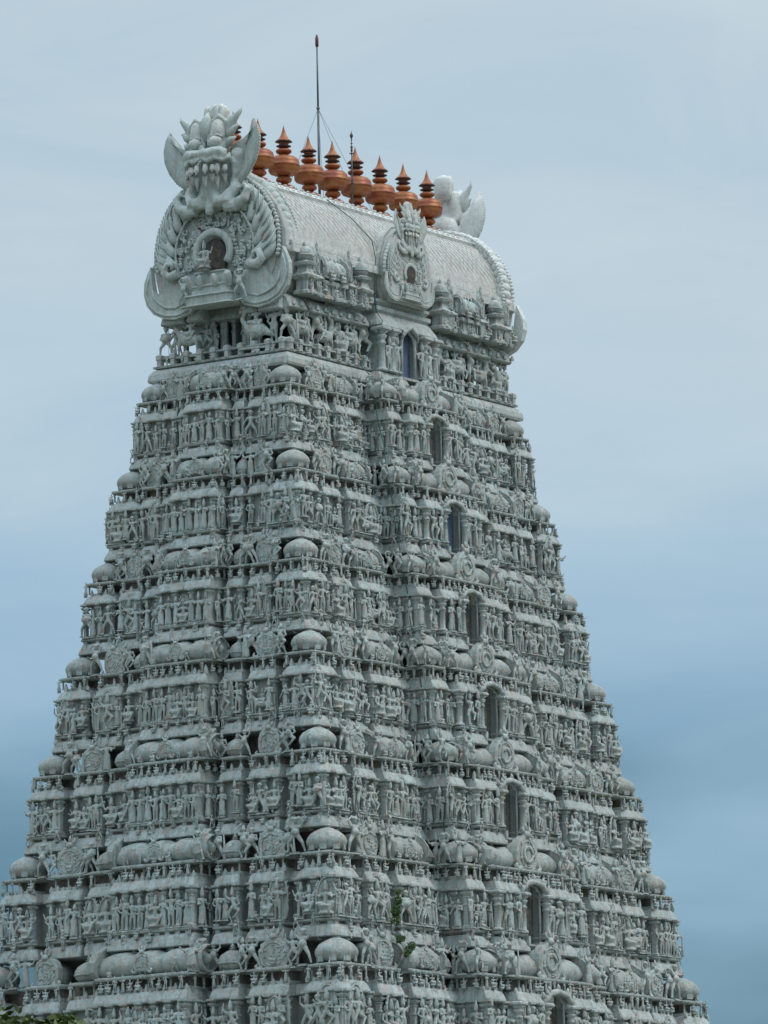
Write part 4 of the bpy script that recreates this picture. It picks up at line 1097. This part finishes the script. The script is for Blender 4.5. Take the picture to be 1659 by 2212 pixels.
# ------------------------------------------------------------------ plants
def leaves(mb, c, r, n, size, rg):
    for k in range(n):
        while True:
            p = V((rg.uniform(-1,1), rg.uniform(-1,1), rg.uniform(-1,1)))
            if p.length < 1: break
        p = V((c[0]+p.x*r[0], c[1]+p.y*r[1], c[2]+p.z*r[2]))
        a = V((rg.gauss(0,1), rg.gauss(0,1), rg.gauss(0,.6))).normalized(); b = a.cross(V((rg.gauss(0,1), rg.gauss(0,1), rg.gauss(0,1)))).normalized()
        s = size*rg.uniform(.6,1.3)
        mb.add([p-a*s, p-b*s*.45, p+a*s, p+b*s*.45], [(0,1,2,3)])
def weed(x, out, z, lumps, label, seed):
    rg = random.Random(seed)
    e = empty('weed_plant', (x, -out, z), label, 'plant', 'weeds rooted in the tower wall')
    st = MB(); lf = MB()
    for (dx, dy, dz, r) in lumps:
        st.tube([(0,0,0),(dx*.5,dy*.5-.05,dz*.6),(dx,dy,dz)], [.03,.02,.01], 5); leaves(lf, (dx,dy,dz), (r,r,r*1.15), int(170*r/.3), .075, rg)
    link('stem', st.mesh('stem', M_BARK), e); link('foliage', lf.mesh('foliage', M_LEAF), e)
B0 = BB(33.0)
weed(-12.75, BB(31.5)+1.45, 31.1, [(0,0,.75,.28),(.08,0,1.2,.22),(-.12,0,.25,.27),(.16,0,1.6,.13),(-.2,0,.6,.2)], 'larger bright green weed growing from a wall ledge low on the long side', 3)
weed(-13.0, BB(30.5)+1.5, 30.2, [(0,0,.15,.22),(.3,0,.2,.16)], 'small dull weed just below the larger green weed', 4)
weed(-12.35, BB(29.9)+1.5, 29.7, [(0,0,.15,.2),(.3,0,.35,.2),(-.2,0,-.1,.14)], 'spreading dark weed beside a medallion, lowest of the weeds', 6)

def tree(x, y, ztop, rr, seed, label, name='leafy_tree'):
    rg = random.Random(seed); h = ztop
    e = empty(name, (x, y, 0), label, 'tree', 'trees in front of the tower')
    t = MB(); t.tube([(0,0,0),(.1,0,h*.3),(-.1,.1,h*.6)], [.38,.3,.18], 8)
    for k in range(6):
        a = k*1.05; t.tube([(0,0,h*(.35+.05*k)),(math.cos(a)*rr*.5,math.sin(a)*rr*.5,h*.6),(math.cos(a)*rr*.8,math.sin(a)*rr*.8,h*.78)], [.14,.09,.04], 6)
    link('trunk', t.mesh('trunk', M_BARK), e)
    lf = MB()
    for k in range(26):
        a = rg.uniform(0, 2*PI); q = rg.uniform(0, rr*.75); z = h*.55+rg.uniform(0, 1)*(h*.38)*(1-.3*q/rr)
        R = rr*rg.uniform(.25,.42); z = min(z, h-R*.8)
        leaves(lf, (q*math.cos(a), q*math.sin(a), z), (R, R, R*.8), 420, .11, rg)
    leaves(lf, (0,0,h-rr*.45), (rr*.5,rr*.5,rr*.45), 800, .11, rg)
    link('crown', lf.mesh('crown', M_TREE), e)
def at(px, py, dist):
    d = FW+RT*((px-PW/2)/FPX)+UP*((PH/2-py)/FPX); d = d/math.hypot(d.x, d.y); return CAMP+d*dist
p = at(2, 2172, 120); tree(p.x, p.y, p.z, 2.2, 11, 'leafy green tree at the lower left corner, its dark top showing')
p = at(128, 2192, 112); tree(p.x, p.y, p.z, 1.2, 12, 'lighter yellow green tree top just right of the corner tree')

# ------------------------------------------------------------------ ground
g = MB(); g.box(-3000, 3000, -3000, 3000, -1, 0)
go = link('ground', g.mesh('ground', M_GROUND)); go['kind'] = 'structure'

# ------------------------------------------------------------------ sky and light
w = bpy.data.worlds.new('World'); scene.world = w; w.use_nodes = True
nt = w.node_tree; nt.nodes.clear()
out = N(nt, 'ShaderNodeOutputWorld')
SUN_EL, SUN_AZ = math.radians(52), math.radians(292)   # direction the light comes from
sdir = V((math.cos(SUN_EL)*math.cos(SUN_AZ), math.cos(SUN_EL)*math.sin(SUN_AZ), math.sin(SUN_EL)))
sky = N(nt, 'ShaderNodeTexSky'); sky.sky_type = 'NISHITA'; sky.sun_disc = False
sky.sun_elevation = SUN_EL; sky.sun_rotation = PI/2-SUN_AZ; sky.air_density = 1.2; sky.dust_density = 2.0
tc = N(nt, 'ShaderNodeTexCoord')
sep = N(nt, 'ShaderNodeSeparateXYZ'); nt.links.new(tc.outputs['Generated'], sep.inputs[0])
# cloud layer
mp = N(nt, 'ShaderNodeMapping'); mp.inputs['Scale'].default_value = (5, 5, 17); mp.inputs['Rotation'].default_value = (.10, -.06, 0); mp.inputs['Location'].default_value = (3.1, 1.3, .9)
nt.links.new(tc.outputs['Generated'], mp.inputs[0])
cn = N(nt, 'ShaderNodeTexNoise', Scale=1.0, Detail=4, Roughness=.45); nt.links.new(mp.outputs[0], cn.inputs[0])
# z + noise -> ramp : blue-grey low, pale overcast higher
ma = N(nt, 'ShaderNodeMath', operation='MULTIPLY_ADD'); nt.links.new(cn.outputs[0], ma.inputs[0]); ma.inputs[1].default_value = .20
nt.links.new(sep.outputs[2], ma.inputs[2])
ma2 = N(nt, 'ShaderNodeMath', operation='SUBTRACT'); ma2.inputs[1].default_value = .107; nt.links.new(ma.outputs[0], ma2.inputs[0])
# range: z 0.08..0.25, noise adds ~.065
rp = ramp(nt, [(.070, (.08,.19,.27)), (.090, (.17,.325,.44)), (.110, (.28,.465,.62)), (.130, (.36,.545,.71)), (.155, (.42,.60,.75)), (.185, (.53,.68,.79)), (.24, (.57,.70,.785)), (.4, (.76,.87,.93)), (.7, (1.22,1.42,1.57)), (1., (1.66,1.95,2.15))], ma2.outputs[0])
mpw = N(nt, 'ShaderNodeMapping'); mpw.inputs['Scale'].default_value = (11, 11, 34); mpw.inputs['Rotation'].default_value = (.16, .1, 0); nt.links.new(tc.outputs['Generated'], mpw.inputs[0])
wn = N(nt, 'ShaderNodeTexNoise', Scale=1.0, Detail=6, Roughness=.6, Distortion=.6); nt.links.new(mpw.outputs[0], wn.inputs[0])
wr = ramp(nt, [(.30, (.88,.93,.975)), (.5, 1.0), (.70, (1.08,1.055,1.03))], wn.outputs[0])
skyc = mixc(nt, 1.0, rp.outputs[0], wr.outputs[0], 'MULTIPLY')
bgc = N(nt, 'ShaderNodeBackground', Strength=1.0); nt.links.new(skyc, bgc.inputs[0])
bgs = N(nt, 'ShaderNodeBackground', Strength=.05); nt.links.new(sky.outputs[0], bgs.inputs[0])
ad = N(nt, 'ShaderNodeMixShader'); ad.inputs[0].default_value = .14; nt.links.new(bgc.outputs[0], ad.inputs[1]); nt.links.new(bgs.outputs[0], ad.inputs[2])
nt.links.new(ad.outputs[0], out.inputs[0])
sl = bpy.data.lights.new('sun', 'SUN'); sl.energy = 1.2; sl.angle = math.radians(20); sl.color = (1, .90, .80)
so = bpy.data.objects.new('sun', sl); col.objects.link(so); so.rotation_euler = sdir.to_track_quat('Z', 'Y').to_euler()

# ------------------------------------------------------------------ camera
cd = bpy.data.cameras.new('camera'); cd.sensor_fit = 'VERTICAL'; cd.sensor_height = 36; cd.lens = FPX/PH*36; cd.clip_start = 1; cd.clip_end = 8000
co = bpy.data.objects.new('camera', cd); col.objects.link(co)
co.matrix_world = Matrix(((RT.x, UP.x, -FW.x, CAMP.x), (RT.y, UP.y, -FW.y, CAMP.y), (RT.z, UP.z, -FW.z, CAMP.z), (0,0,0,1)))
scene.camera = co
scene.view_settings.view_transform = 'Standard'; scene.view_settings.look = 'None'; scene.view_settings.exposure = 0; scene.view_settings.gamma = 1
